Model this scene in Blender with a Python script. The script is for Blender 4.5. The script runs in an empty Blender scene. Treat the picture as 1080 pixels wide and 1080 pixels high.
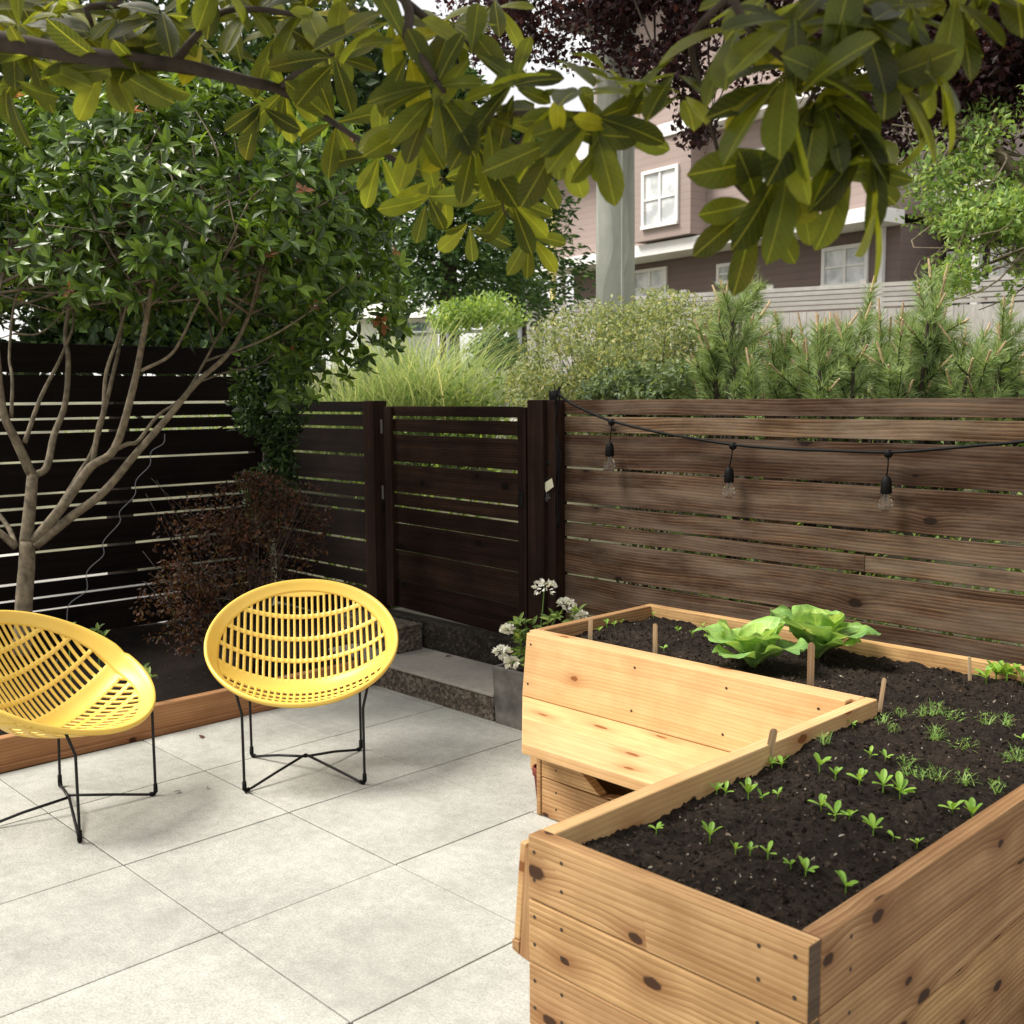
import bpy, bmesh, math, random
import numpy as np
from mathutils import Vector, Matrix, noise as mnoise
random.seed(11); RNG = np.random.default_rng(7)
sc = bpy.context.scene
COL = sc.collection
R_ = math.radians
# ---------------------------------------------------------------- camera model
F_, YAW, PIT, ROL, H_ = 1132.325, .799981, .106163, .007941, 1.4587
def _cam():
    f = np.array([-math.sin(YAW)*math.cos(PIT), math.cos(YAW)*math.cos(PIT), -math.sin(PIT)])
    r = np.array([math.cos(YAW), math.sin(YAW), 0.]); d = np.cross(f, r)
    c, s = math.cos(ROL), math.sin(ROL)
    return np.array([c*r+s*d, -s*r+c*d, f])
CR = _cam(); CP = np.array([0, 0, H_])
def ray(u, v): return CR.T @ np.array([(u-540)/F_, (v-540)/F_, 1.])
def at(u, v, dep): return CP + ray(u, v)*dep
def onplane(u, v, p, n):
    d = ray(u, v); n = np.array(n, float)
    return CP + d*(np.dot(np.array(p)-CP, n)/np.dot(d, n))
# ---------------------------------------------------------------- object helpers
def tag(o, label=None, cat=None, group=None, kind=None):
    if label: o['label'] = label
    if cat: o['category'] = cat
    if group: o['group'] = group
    if kind: o['kind'] = kind
    return o
def empty(name, loc=(0, 0, 0), rz=0):
    o = bpy.data.objects.new(name, None); COL.objects.link(o)
    o.location = loc; o.rotation_euler = (0, 0, rz); o.empty_display_size = .05
    return o
class MB:
    """collects faces, uvs and a per-face random value; build() makes one mesh object"""
    def __init__(s): s.v = []; s.f = []; s.uv = []; s.r = []; s.m = []; s.arr = []
    def face(s, pts, uv=None, r=0., m=0):
        b = len(s.v); s.v += [tuple(p) for p in pts]; s.f.append(tuple(range(b, b+len(pts))))
        s.uv.append(uv or [(0, 0)]*len(pts)); s.r.append(r); s.m.append(m)
    def mesh(s, verts, faces, r=0., m=0, uvs=None):
        b = len(s.v); s.v += [tuple(p) for p in verts]
        for i, f in enumerate(faces):
            s.f.append(tuple(b+k for k in f)); s.uv.append(uvs[i] if uvs else [(0, 0)]*len(f)); s.r.append(r); s.m.append(m)
    def hexa(s, c, ax=0, r=None, m=0, em=None):
        """c: 8 corners ordered x0y0z0,x1y0z0,x1y1z0,x0y1z0 and the same for z1; ax = grain axis (0,1,2)"""
        c = [np.array(p, float) for p in c]
        r = random.random() if r is None else r
        off = np.array([random.random()*40, random.random()*40, 0])
        e = [np.linalg.norm(c[1]-c[0]), np.linalg.norm(c[3]-c[0]), np.linalg.norm(c[4]-c[0])]
        loc = [(0,0,0),(1,0,0),(1,1,0),(0,1,0),(0,0,1),(1,0,1),(1,1,1),(0,1,1)]
        loc = [np.array([l[i]*e[i] for i in range(3)]) for l in loc]
        oth = [i for i in (0, 1, 2) if i != ax]
        for f in ((0,3,2,1),(4,5,6,7),(0,1,5,4),(1,2,6,5),(2,3,7,6),(3,0,4,7)):
            dims = [max(loc[k][i] for k in f)-min(loc[k][i] for k in f) for i in range(3)]
            flat = min(range(3), key=lambda i: dims[i])
            if flat == ax: uv = [(off[0]+loc[k][oth[0]]*.15, off[1]+loc[k][oth[1]]) for k in f]
            else:
                o2 = [i for i in oth if i != flat][0]
                uv = [(off[0]+loc[k][ax], off[1]+loc[k][o2]+(.31 if flat == oth[0] else 0)) for k in f]
            s.face([c[k] for k in f], uv, r, em if (em is not None and flat == ax) else m)
    def box(s, lo, hi, ax=0, r=None, m=0, fn=None, em=None):
        x0, y0, z0 = lo; x1, y1, z1 = hi
        c = [(x0,y0,z0),(x1,y0,z0),(x1,y1,z0),(x0,y1,z0),(x0,y0,z1),(x1,y0,z1),(x1,y1,z1),(x0,y1,z1)]
        if fn: c = [fn(*p) for p in c]
        s.hexa(c, ax, r, m, em)
    def tube(s, pts, rad, n=8, r=0., m=0, cap=True):
        pts = [Vector(p) for p in pts]
        if not hasattr(rad, '__len__'): rad = [rad]*len(pts)
        vs = []; fs = []; up = Vector((.1, .2, 1)).normalized(); uvs = []; L = 0; Ls = [0]
        for i, p in enumerate(pts):
            t = (pts[min(i+1, len(pts)-1)]-pts[max(i-1, 0)])
            t = t.normalized() if t.length > 1e-9 else Vector((0, 0, 1))
            if abs(t.dot(up)) > .97: up = Vector((1, .1, 0)).normalized()
            a = t.cross(up).normalized(); b = t.cross(a).normalized(); up = -b if (-b).dot(up) > 0 else b
            for k in range(n):
                q = 2*math.pi*k/n
                vs.append(p+(a*math.cos(q)+b*math.sin(q))*rad[i])
            if i: L += (pts[i]-pts[i-1]).length; Ls.append(L)
        for i in range(len(pts)-1):
            for k in range(n):
                k2 = (k+1) % n
                fs.append((i*n+k, i*n+k2, (i+1)*n+k2, (i+1)*n+k))
                uvs.append([(Ls[i], k/n*.1), (Ls[i], (k+1)/n*.1), (Ls[i+1], (k+1)/n*.1), (Ls[i+1], k/n*.1)])
        if cap:
            fs.append(tuple(range(n))); uvs.append([(0, 0)]*n)
            fs.append(tuple((len(pts)-1)*n+k for k in range(n))); uvs.append([(0, 0)]*n)
        s.mesh(vs, fs, r, m, uvs)
    def lathe(s, prof, c=(0, 0, 0), n=20, r=0., m=0):
        vs = []; fs = []
        for (rr, z) in prof:
            for k in range(n):
                q = 2*math.pi*k/n; vs.append((c[0]+rr*math.cos(q), c[1]+rr*math.sin(q), c[2]+z))
        for i in range(len(prof)-1):
            for k in range(n):
                k2 = (k+1) % n; fs.append((i*n+k, i*n+k2, (i+1)*n+k2, (i+1)*n+k))
        s.mesh(vs, fs, r, m)
    def leaves(s, tv, tf, P, D, N, Ln, W, r, m=0):
        """template leaves, vectorised: tv (k,3) along/side/normal"""
        P = np.asarray(P, float); D = np.asarray(D, float); N = np.asarray(N, float)
        D /= np.linalg.norm(D, axis=1)[:, None]+1e-9
        S = np.cross(N, D); S /= np.linalg.norm(S, axis=1)[:, None]+1e-9
        N = np.cross(D, S)
        Ln = np.broadcast_to(Ln, (len(P),)); W = np.broadcast_to(W, (len(P),)); r = np.broadcast_to(r, (len(P),))
        tv = np.array(tv, float)
        V = P[:, None, :]+D[:, None, :]*(tv[None, :, 0:1]*Ln[:, None, None])+S[:, None, :]*(tv[None, :, 1:2]*W[:, None, None])+N[:, None, :]*(tv[None, :, 2:3]*Ln[:, None, None])
        s.arr.append((V.reshape(-1, 3), len(tv), tf, len(P), np.array(r), m, tv[:, :2]))
    def build(s, name, mats, parent=None, smooth=False, bevel=0, loc=None):
        nv = len(s.v); V = [np.array(s.v, float).reshape(-1, 3)]
        loops = [k for f in s.f for k in f]; tot = [len(f) for f in s.f]
        uv = [c for f in s.uv for p in f for c in p]
        rr = list(s.r); mm = list(s.m)
        LA = [np.array(loops, int)]; TA = [np.array(tot, int)]; UA = [np.array(uv, float)]; RA = [np.array(rr, float)]; MA = [np.array(mm, int)]
        b = nv
        for (vv, k, tf, n, r, m, tuv) in s.arr:
            V.append(vv)
            fl = np.array([i for f in tf for i in f]); ft = np.array([len(f) for f in tf])
            LA.append((fl[None, :]+(np.arange(n)*k)[:, None]+b).ravel()); TA.append(np.tile(ft, n))
            UA.append(np.tile(tuv[fl].ravel(), n)); RA.append(np.repeat(r, len(tf))); MA.append(np.full(len(tf)*n, m)); b += n*k
        V = np.concatenate(V); LA = np.concatenate(LA); TA = np.concatenate(TA); UA = np.concatenate(UA); RA = np.concatenate(RA); MA = np.concatenate(MA)
        if loc is not None: V = V-np.array(loc)[None, :]
        me = bpy.data.meshes.new(name)
        me.vertices.add(len(V)); me.vertices.foreach_set('co', V.ravel())
        me.loops.add(len(LA)); me.loops.foreach_set('vertex_index', LA.astype(np.int32))
        me.polygons.add(len(TA)); st = np.concatenate([[0], np.cumsum(TA)[:-1]])
        me.polygons.foreach_set('loop_start', st.astype(np.int32)); me.polygons.foreach_set('loop_total', TA.astype(np.int32))
        me.polygons.foreach_set('material_index', MA.astype(np.int32))
        me.polygons.foreach_set('use_smooth', np.full(len(TA), bool(smooth)))
        me.update(calc_edges=True)
        ul = me.uv_layers.new(name='UVMap'); ul.data.foreach_set('uv', UA.astype(np.float32))
        a = me.attributes.new('rnd', 'FLOAT', 'FACE'); a.data.foreach_set('value', RA.astype(np.float32))
        me.validate(); 
        for m in (mats if isinstance(mats, (list, tuple)) else [mats]): me.materials.append(m)
        o = bpy.data.objects.new(name, me); COL.objects.link(o)
        if smooth or bevel:
            bm = bmesh.new(); bm.from_mesh(me); bmesh.ops.remove_doubles(bm, verts=bm.verts, dist=1e-5)
            if not s.arr: bmesh.ops.recalc_face_normals(bm, faces=bm.faces)
            bm.to_mesh(me); bm.free()
        if bevel:
            md = o.modifiers.new('bevel', 'BEVEL'); md.width = bevel; md.segments = 2; md.limit_method = 'ANGLE'; md.angle_limit = R_(40)
        if parent is not None: o.parent = parent
        if loc is not None: o.location = loc
        return o
# ---------------------------------------------------------------- materials
def nodes(name):
    m = bpy.data.materials.new(name); m.use_nodes = True; nt = m.node_tree
    for n in list(nt.nodes): nt.nodes.remove(n)
    out = nt.nodes.new('ShaderNodeOutputMaterial')
    return m, nt, out
def N(nt, t, ins=None, **kw):
    n = nt.nodes.new(t)
    for k, v in kw.items(): setattr(n, k, v)
    for k, v in (ins or {}).items():
        if isinstance(v, tuple) and len(v) == 2 and hasattr(v[0], 'outputs'): nt.links.new(v[0].outputs[v[1]], n.inputs[k])
        elif hasattr(v, 'outputs'): nt.links.new(v.outputs[0], n.inputs[k])
        else: n.inputs[k].default_value = v
    return n
def ramp(nt, fac, stops, interp='LINEAR'):
    n = nt.nodes.new('ShaderNodeValToRGB'); n.color_ramp.interpolation = interp
    if hasattr(fac, 'outputs'): nt.links.new(fac.outputs[0], n.inputs[0])
    else: nt.links.new(fac, n.inputs[0])
    el = n.color_ramp.elements
    while len(el) < len(stops): el.new(.5)
    for e, (p, c) in zip(el, stops):
        e.position = p; e.color = (*c, 1) if len(c) == 3 else c
    return n
def math_(nt, op, a, b=None, c=None):
    n = nt.nodes.new('ShaderNodeMath'); n.operation = op
    for i, x in enumerate((a, b, c)):
        if x is None: continue
        if hasattr(x, 'outputs'): nt.links.new(x.outputs[0], n.inputs[i])
        elif hasattr(x, 'links'): nt.links.new(x, n.inputs[i])
        else: n.inputs[i].default_value = x
    return n
def mix(nt, fac, a, b, blend='MIX'):
    n = nt.nodes.new('ShaderNodeMix'); n.data_type = 'RGBA'; n.blend_type = blend
    def s(i, x):
        if hasattr(x, 'outputs'):
            o = x.outputs[2] if x.bl_idname == 'ShaderNodeMix' else x.outputs[0]
            nt.links.new(o, n.inputs[i])
        elif hasattr(x, 'links'): nt.links.new(x, n.inputs[i])
        elif isinstance(x, tuple): n.inputs[i].default_value = (*x, 1)
        else: n.inputs[i].default_value = x
    s(0, fac); s(6, a); s(7, b)
    return n
def out_(n): return n.outputs[2] if n.bl_idname == 'ShaderNodeMix' else n.outputs[0]
def principled(nt, out, col, rough=.6, bump=None, bstr=.3, bdist=.005, spec=.4, **kw):
    p = nt.nodes.new('ShaderNodeBsdfPrincipled')
    if isinstance(col, tuple): p.inputs['Base Color'].default_value = (*col, 1)
    else: nt.links.new(out_(col), p.inputs['Base Color'])
    if hasattr(rough, 'outputs'): nt.links.new(rough.outputs[0], p.inputs['Roughness'])
    else: p.inputs['Roughness'].default_value = rough
    p.inputs['Specular IOR Level'].default_value = spec
    for k, v in kw.items(): p.inputs[k].default_value = v
    if bump is not None:
        b = N(nt, 'ShaderNodeBump', {'Strength': bstr, 'Distance': bdist}); nt.links.new(bump.outputs[0], b.inputs['Height'])
        nt.links.new(b.outputs[0], p.inputs['Normal'])
    if out is not None: nt.links.new(p.outputs[0], out.inputs[0])
    return p
def plain(name, col, rough=.6, var=.15, scale=20, **kw):
    m, nt, out = nodes(name)
    tc = N(nt, 'ShaderNodeTexCoord')
    nz = N(nt, 'ShaderNodeTexNoise', {'Vector': (tc, 3), 'Scale': scale, 'Detail': 5.})
    c = ramp(nt, nz, [(.3, tuple(x*(1-var) for x in col)), (.7, tuple(min(1, x*(1+var)) for x in col))])
    principled(nt, out, c, rough, nz, .15, .003, **kw)
    return m
def wood(name, c_lo, c_mid, c_hi, knot=(.035, .013, .006), knots=1., grain=1., rough=.6, tint=.25, weather=0., wcol=(.2, .18, .16), warp=.035, spec=.25, rings=.22, hue=.012):
    """boards: UV u runs along the grain in metres"""
    m, nt, out = nodes(name)
    uv = N(nt, 'ShaderNodeUVMap'); at_ = N(nt, 'ShaderNodeAttribute', attribute_name='rnd')
    # warp
    w = N(nt, 'ShaderNodeTexNoise', {'Vector': (uv, 0), 'Scale': 1.3, 'Detail': 1.})
    # knots: voronoi in stretched space
    mpk = N(nt, 'ShaderNodeMapping', {'Vector': (uv, 0), 'Scale': (4.2, 7.6, 1.)})
    vk = N(nt, 'ShaderNodeTexVoronoi', {'Vector': (mpk, 0), 'Scale': 1., 'Randomness': .9}, feature='F1', voronoi_dimensions='2D')
    sep = N(nt, 'ShaderNodeSeparateColor', {'Color': (vk, 1)})
    keep = math_(nt, 'GREATER_THAN', sep.outputs[0], 1-.42*knots)
    size = math_(nt, 'MULTIPLY_ADD', sep.outputs[1], .10, .055)
    wob = N(nt, 'ShaderNodeTexNoise', {'Vector': (uv, 0), 'Scale': 60., 'Detail': 2.})
    dist = math_(nt, 'ADD', vk.outputs[0], math_(nt, 'MULTIPLY_ADD', wob, .06, -.03))
    kn = math_(nt, 'SUBTRACT', 1., math_(nt, 'DIVIDE', dist, size)); kn = math_(nt, 'MULTIPLY', math_(nt, 'MAXIMUM', math_(nt, 'MULTIPLY', kn, 4.), 0.), keep)
    kn = math_(nt, 'MINIMUM', kn, 1.)
    halo = math_(nt, 'MULTIPLY', math_(nt, 'MAXIMUM', math_(nt, 'SUBTRACT', 1., math_(nt, 'DIVIDE', vk.outputs[0], .42)), 0.), keep)
    # grain coordinates bend around the knots
    sx = N(nt, 'ShaderNodeSeparateXYZ', {'Vector': (uv, 0)})
    bend = math_(nt, 'ADD', sx.outputs[1], math_(nt, 'MULTIPLY', math_(nt, 'SUBTRACT', w, .5), warp))
    bend = math_(nt, 'ADD', bend, math_(nt, 'MULTIPLY', math_(nt, 'POWER', halo, 1.5), .016))
    gv = N(nt, 'ShaderNodeCombineXYZ', {'X': math_(nt, 'MULTIPLY', sx.outputs[0], .9), 'Y': math_(nt, 'MULTIPLY', bend, 34.), 'Z': math_(nt, 'MULTIPLY', at_.outputs[2], 30.)})
    g1 = N(nt, 'ShaderNodeTexNoise', {'Vector': gv, 'Scale': 1., 'Detail': 3., 'Roughness': .6})
    gf = N(nt, 'ShaderNodeCombineXYZ', {'X': math_(nt, 'MULTIPLY', sx.outputs[0], 7.), 'Y': math_(nt, 'MULTIPLY', bend, 330.), 'Z': 0.})
    g2 = N(nt, 'ShaderNodeTexNoise', {'Vector': gf, 'Scale': 1., 'Detail': 2.})
    wv = N(nt, 'ShaderNodeCombineXYZ', {'X': math_(nt, 'MULTIPLY', sx.outputs[0], .25), 'Y': math_(nt, 'MULTIPLY', bend, 9.), 'Z': math_(nt, 'MULTIPLY', at_.outputs[2], 9.)})
    ring = N(nt, 'ShaderNodeTexWave', {'Vector': wv, 'Scale': 2.6, 'Distortion': 2.2, 'Detail': 2., 'Detail Scale': .8}, wave_profile='SAW', bands_direction='Y')
    g = math_(nt, 'ADD', math_(nt, 'MULTIPLY', g1, .55), math_(nt, 'ADD', math_(nt, 'MULTIPLY', g2, .25), math_(nt, 'MULTIPLY', ring, rings)))
    g = math_(nt, 'MULTIPLY_ADD', math_(nt, 'SUBTRACT', g, .39+rings/2), 1.5*grain, .5)
    c = ramp(nt, g, [(.22, c_lo), (.5, c_mid), (.8, c_hi)])
    # per board tint
    hs = N(nt, 'ShaderNodeHueSaturation', {'Hue': math_(nt, 'MULTIPLY_ADD', at_.outputs[2], hue, .5-hue/2), 'Value': math_(nt, 'MULTIPLY_ADD', at_.outputs[2], tint*2, 1-tint), 'Color': (c, 0)})
    big = N(nt, 'ShaderNodeTexNoise', {'Vector': (uv, 0), 'Scale': 4., 'Detail': 6., 'Roughness': .6})
    c2 = mix(nt, ramp(nt, big, [(.38, (0, 0, 0)), (.72, (.75, .75, .75))]), hs, c_lo)
    if weather:
        ws = N(nt, 'ShaderNodeMapping', {'Vector': (uv, 0), 'Scale': (1.6, 9., 1.)})
        wn = N(nt, 'ShaderNodeTexNoise', {'Vector': (ws, 0), 'Scale': 1.3, 'Detail': 6., 'Roughness': .65})
        c2 = mix(nt, math_(nt, 'MULTIPLY', math_(nt, 'MULTIPLY', ramp(nt, wn, [(.42, (0, 0, 0)), (.64, (1, 1, 1))]), math_(nt, 'MULTIPLY_ADD', at_.outputs[2], .9, .35)), weather), c2, wcol)
    kc = mix(nt, math_(nt, 'MULTIPLY', math_(nt, 'POWER', halo, 1.5), .8), c2, (c_lo[0]*.75, c_lo[1]*.55, c_lo[2]*.45))
    kc = mix(nt, math_(nt, 'MULTIPLY', kn, .93), kc, knot)
    principled(nt, out, kc, rough, math_(nt, 'SUBTRACT', g, kn), .35, .0025, spec)
    return m
def leafmat(name, stops, trans=.4, rough=.45, tcol=1.6, spec=.35, veins=0):
    m, nt, out = nodes(name)
    a = N(nt, 'ShaderNodeAttribute', attribute_name='rnd')
    tc = N(nt, 'ShaderNodeTexCoord'); nz = N(nt, 'ShaderNodeTexNoise', {'Vector': (tc, 3), 'Scale': 35., 'Detail': 3.})
    c = ramp(nt, a.outputs[2], stops)
    c = mix(nt, .5, c, ramp(nt, nz, [(.3, (.55, .55, .55)), (.7, (1.25, 1.25, 1.1))]), 'MULTIPLY')
    hb = None
    if veins:
        uv = N(nt, 'ShaderNodeUVMap'); sx = N(nt, 'ShaderNodeSeparateXYZ', {'Vector': (uv, 0)})
        ay = math_(nt, 'ABSOLUTE', sx.outputs[1])
        mid = math_(nt, 'LESS_THAN', ay, .022)
        lat = math_(nt, 'FRACT', math_(nt, 'MULTIPLY', math_(nt, 'SUBTRACT', sx.outputs[0], math_(nt, 'MULTIPLY', ay, .45)), 11.))
        lv = math_(nt, 'GREATER_THAN', lat, .86)
        vv = math_(nt, 'MAXIMUM', math_(nt, 'MULTIPLY', mid, .5), math_(nt, 'MULTIPLY', lv, .08))
        c = mix(nt, math_(nt, 'MULTIPLY', vv, veins), c, tuple(min(1, x*2.0+.05) for x in stops[-2][1]))
        n2 = N(nt, 'ShaderNodeTexNoise', {'Vector': (tc, 3), 'Scale': 14., 'Detail': 4.})
        c = mix(nt, math_(nt, 'MULTIPLY', ramp(nt, n2, [(.52, (0, 0, 0)), (.70, (1, 1, 1))]), .45), c, tuple(x*.8+y for x, y in zip(stops[1][1], (.035, .012, 0))))
        hb = math_(nt, 'ADD', lat, math_(nt, 'MULTIPLY', nz, 1.5))
    p = principled(nt, None, c, rough, hb, .35, .003, spec)
    t = nt.nodes.new('ShaderNodeBsdfTranslucent')
    g = N(nt, 'ShaderNodeGamma', {'Gamma': .82}); nt.links.new(out_(c), g.inputs[0])
    yl = mix(nt, 1., g, (tcol, tcol*.95, .55), 'MULTIPLY'); nt.links.new(out_(yl), t.inputs[0])
    mx = nt.nodes.new('ShaderNodeMixShader'); mx.inputs[0].default_value = trans
    nt.links.new(p.outputs[0], mx.inputs[1]); nt.links.new(t.outputs[0], mx.inputs[2]); nt.links.new(mx.outputs[0], out.inputs[0])
    return m
M = {}
M['cedar'] = wood('cedar_boards', (.26, .135, .052), (.45, .268, .120), (.60, .385, .19), knots=.8, tint=.2, grain=1.2)
M['knotty'] = wood('knotty_cedar_boards', (.20, .10, .04), (.38, .218, .095), (.54, .35, .17), knot=(.03, .012, .006), knots=1.5, tint=.2, grain=1.2)
M['endg'] = wood('end_grain', (.05, .03, .02), (.10, .065, .04), (.15, .10, .065), knots=0, tint=.2)
M['pine'] = wood('pale_boards', (.42, .235, .10), (.58, .375, .175), (.68, .48, .265), knot=(.20, .07, .02), knots=.45, tint=.1, grain=.75)
M['fencew'] = wood('weathered_fence', (.022, .011, .006), (.066, .035, .020), (.165, .10, .058), knot=(.012, .007, .005), knots=.35, tint=.5, weather=.45, wcol=(.23, .18, .135), rough=.85, grain=1.05, warp=.055, spec=.12, rings=.26, hue=.022)
M['fenced'] = wood('dark_stained_fence', (.004, .0025, .002), (.009, .0055, .0045), (.018, .011, .008), knot=(.006, .003, .002), knots=.3, tint=.3, rough=.75, spec=.1)
M['gatew'] = wood('brown_stained_gate', (.008, .004, .003), (.026, .0125, .008), (.055, .028, .018), knot=(.005, .003, .002), knots=.3, tint=.28, rough=.7, spec=.12)
M['timber'] = wood('timber_edging', (.26, .12, .05), (.40, .20, .09), (.48, .27, .13), knots=.3, tint=.1)
M['greyw'] = wood('grey_planter_wood', (.07, .065, .06), (.13, .12, .11), (.2, .19, .175), knots=.2)
M['pole'] = wood('pole_wood', (.36, .37, .33), (.50, .51, .46), (.60, .61, .56), knots=.1, tint=.1)
M['nfence'] = wood('neighbour_fence', (.34, .32, .30), (.46, .44, .42), (.56, .54, .52), knots=.1, tint=.12)
M['black'] = plain('black_metal', (.006, .006, .0065), .45, .2, spec=.3)
M['rubber'] = plain('black_rubber', (.005, .005, .005), .6, .2, spec=.12)
M['screw'] = plain('screw_dark', (.03, .02, .015), .5, .1)
M['white'] = plain('white_paint', (.78, .77, .75), .5, .04, 3)
M['bark'] = plain('grey_bark', (.135, .108, .072), .85, .5, 30)
M['barkd'] = plain('dark_bark', (.045, .032, .024), .85, .4, 30)
M['yellow'] = None
def mk_yellow():
    m, nt, out = nodes('yellow_plastic')
    tc = N(nt, 'ShaderNodeTexCoord'); nz = N(nt, 'ShaderNodeTexNoise', {'Vector': (tc, 3), 'Scale': 6., 'Detail': 4.})
    c = ramp(nt, nz, [(.3, (.82, .56, .10)), (.7, (.87, .62, .13))])
    p = principled(nt, None, c, .38, nz, .04, .002, .45)
    t = N(nt, 'ShaderNodeBsdfTranslucent', {'Color': (.95, .6, .08, 1)})
    mx = N(nt, 'ShaderNodeMixShader', {0: .16}); nt.links.new(p.outputs[0], mx.inputs[1]); nt.links.new(t.outputs[0], mx.inputs[2]); nt.links.new(mx.outputs[0], out.inputs[0])
    return m
M['yellow'] = mk_yellow()
def mk_paver(name, lo, hi, sp=.25, rough=.8, dirt=.5):
    m, nt, out = nodes(name)
    tc = N(nt, 'ShaderNodeTexCoord'); a = N(nt, 'ShaderNodeAttribute', attribute_name='rnd')
    n1 = N(nt, 'ShaderNodeTexNoise', {'Vector': (tc, 3), 'Scale': 2.3, 'Detail': 6., 'Roughness': .62})
    n2 = N(nt, 'ShaderNodeTexNoise', {'Vector': (tc, 3), 'Scale': 150., 'Detail': 3.})
    n3 = N(nt, 'ShaderNodeTexNoise', {'Vector': (tc, 3), 'Scale': 26., 'Detail': 5., 'Roughness': .7})
    f = math_(nt, 'ADD', math_(nt, 'MULTIPLY', n1, .6), math_(nt, 'MULTIPLY', n3, .4))
    c = ramp(nt, f, [(.36, lo), (.62, hi)])
    c = mix(nt, sp, c, ramp(nt, n2, [(.3, (.45, .44, .42)), (.65, (1.2, 1.2, 1.2))]), 'MULTIPLY')
    hs = N(nt, 'ShaderNodeHueSaturation', {'Value': math_(nt, 'MULTIPLY_ADD', a.outputs[2], .16, .90)}); nt.links.new(out_(c), hs.inputs['Color'])
    st = N(nt, 'ShaderNodeTexNoise', {'Vector': (tc, 3), 'Scale': 1.1, 'Detail': 8., 'Roughness': .7})
    c2 = mix(nt, math_(nt, 'MULTIPLY', ramp(nt, st, [(.5, (0, 0, 0)), (.68, (1, 1, 1))]), dirt*.5), hs, tuple(x*.6 for x in lo))
    principled(nt, out, c2, rough, n2, .25, .002, .25)
    return m
M['paver'] = mk_paver('concrete_pavers', (.30, .30, .272), (.455, .455, .42), sp=.42, dirt=1.)
M['stepc'] = mk_paver('step_concrete', (.24, .22, .19), (.38, .35, .31))
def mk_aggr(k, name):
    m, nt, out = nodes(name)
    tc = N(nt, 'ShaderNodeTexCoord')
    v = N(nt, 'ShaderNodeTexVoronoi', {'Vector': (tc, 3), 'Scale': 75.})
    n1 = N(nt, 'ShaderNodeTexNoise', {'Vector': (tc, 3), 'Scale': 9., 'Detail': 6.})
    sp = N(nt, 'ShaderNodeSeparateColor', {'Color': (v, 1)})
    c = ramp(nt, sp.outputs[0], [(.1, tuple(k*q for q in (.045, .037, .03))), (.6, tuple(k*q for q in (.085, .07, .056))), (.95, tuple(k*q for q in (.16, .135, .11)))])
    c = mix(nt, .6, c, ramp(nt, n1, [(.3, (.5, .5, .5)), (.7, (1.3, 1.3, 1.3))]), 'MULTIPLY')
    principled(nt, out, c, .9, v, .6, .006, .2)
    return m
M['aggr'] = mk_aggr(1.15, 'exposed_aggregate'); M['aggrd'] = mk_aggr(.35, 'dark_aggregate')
def mk_soil(name, lo, hi, chips=1):
    m, nt, out = nodes(name)
    tc = N(nt, 'ShaderNodeTexCoord')
    n1 = N(nt, 'ShaderNodeTexNoise', {'Vector': (tc, 3), 'Scale': 60., 'Detail': 8., 'Roughness': .75})
    n0 = N(nt, 'ShaderNodeTexNoise', {'Vector': (tc, 3), 'Scale': 7., 'Detail': 4.})
    c = ramp(nt, n1, [(.35, lo), (.65, hi)])
    c = mix(nt, .6, c, ramp(nt, n0, [(.35, (.5, .5, .5)), (.7, (1.9, 1.8, 1.7))]), 'MULTIPLY')
    v = N(nt, 'ShaderNodeTexVoronoi', {'Vector': (tc, 3), 'Scale': 55.})
    sp = N(nt, 'ShaderNodeSeparateColor', {'Color': (v, 1)})
    chip = math_(nt, 'MULTIPLY', math_(nt, 'GREATER_THAN', sp.outputs[0], .97), math_(nt, 'LESS_THAN', v.outputs[0], .32))
    c = mix(nt, math_(nt, 'MULTIPLY', chip, .8*chips), c, ramp(nt, sp.outputs[1], [(.2, (.10, .06, .035)), (.9, (.30, .25, .2))]))
    principled(nt, out, c, .95, n1, .9, .012, .15)
    return m
M['soil'] = mk_soil('potting_soil', (.006, .0045, .0036), (.034, .025, .019))
M['mulch'] = mk_soil('bed_mulch', (.004, .003, .002), (.016, .011, .008), .4)
M['crumb'] = leafmat('soil_crumbs', [(0, (.008, .006, .005)), (.88, (.050, .037, .029)), (.94, (.09, .06, .04)), (1, (.40, .36, .31))], trans=0., rough=.95, spec=.1)
M['ground'] = plain('earth_ground', (.11, .105, .065), .95, .5, 1.5)
M['drive'] = plain('pale_concrete_drive', (.42, .40, .37), .9, .1, 1.5)
M['magnolia'] = leafmat('magnolia_leaf', [(0, (.020, .028, .008)), (.4, (.052, .066, .016)), (.75, (.095, .12, .022)), (.93, (.18, .20, .03)), (.96, (.26, .26, .025)), (1, (.30, .26, .03))], .52, .42, 2.3, .3, veins=.6)
M['photinia'] = leafmat('glossy_shrub_leaf', [(0, (.020, .042, .006)), (.5, (.058, .115, .013)), (.85, (.13, .22, .028)), (.955, (.22, .34, .05)), (.965, (.30, .10, .06)), (1, (.38, .17, .10))], .28, .36, 1.5, .5)
M['plum'] = leafmat('purple_plum_leaf', [(0, (.018, .006, .010)), (.6, (.035, .010, .018)), (1, (.075, .022, .030))], .25, .5, 1.3)
M['lime'] = leafmat('light_green_leaf', [(0, (.12, .22, .06)), (.6, (.24, .37, .11)), (1, (.42, .52, .21))], .4, .5, 1.5)
M['conifer'] = leafmat('dark_conifer', [(0, (.016, .045, .010)), (.6, (.045, .10, .022)), (1, (.12, .21, .05))], .2, .6, 1.3)
M['darkleaf'] = leafmat('deep_green_leaf', [(0, (.010, .025, .006)), (.6, (.026, .055, .013)), (1, (.07, .13, .03))], .2, .6, 1.3)
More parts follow.
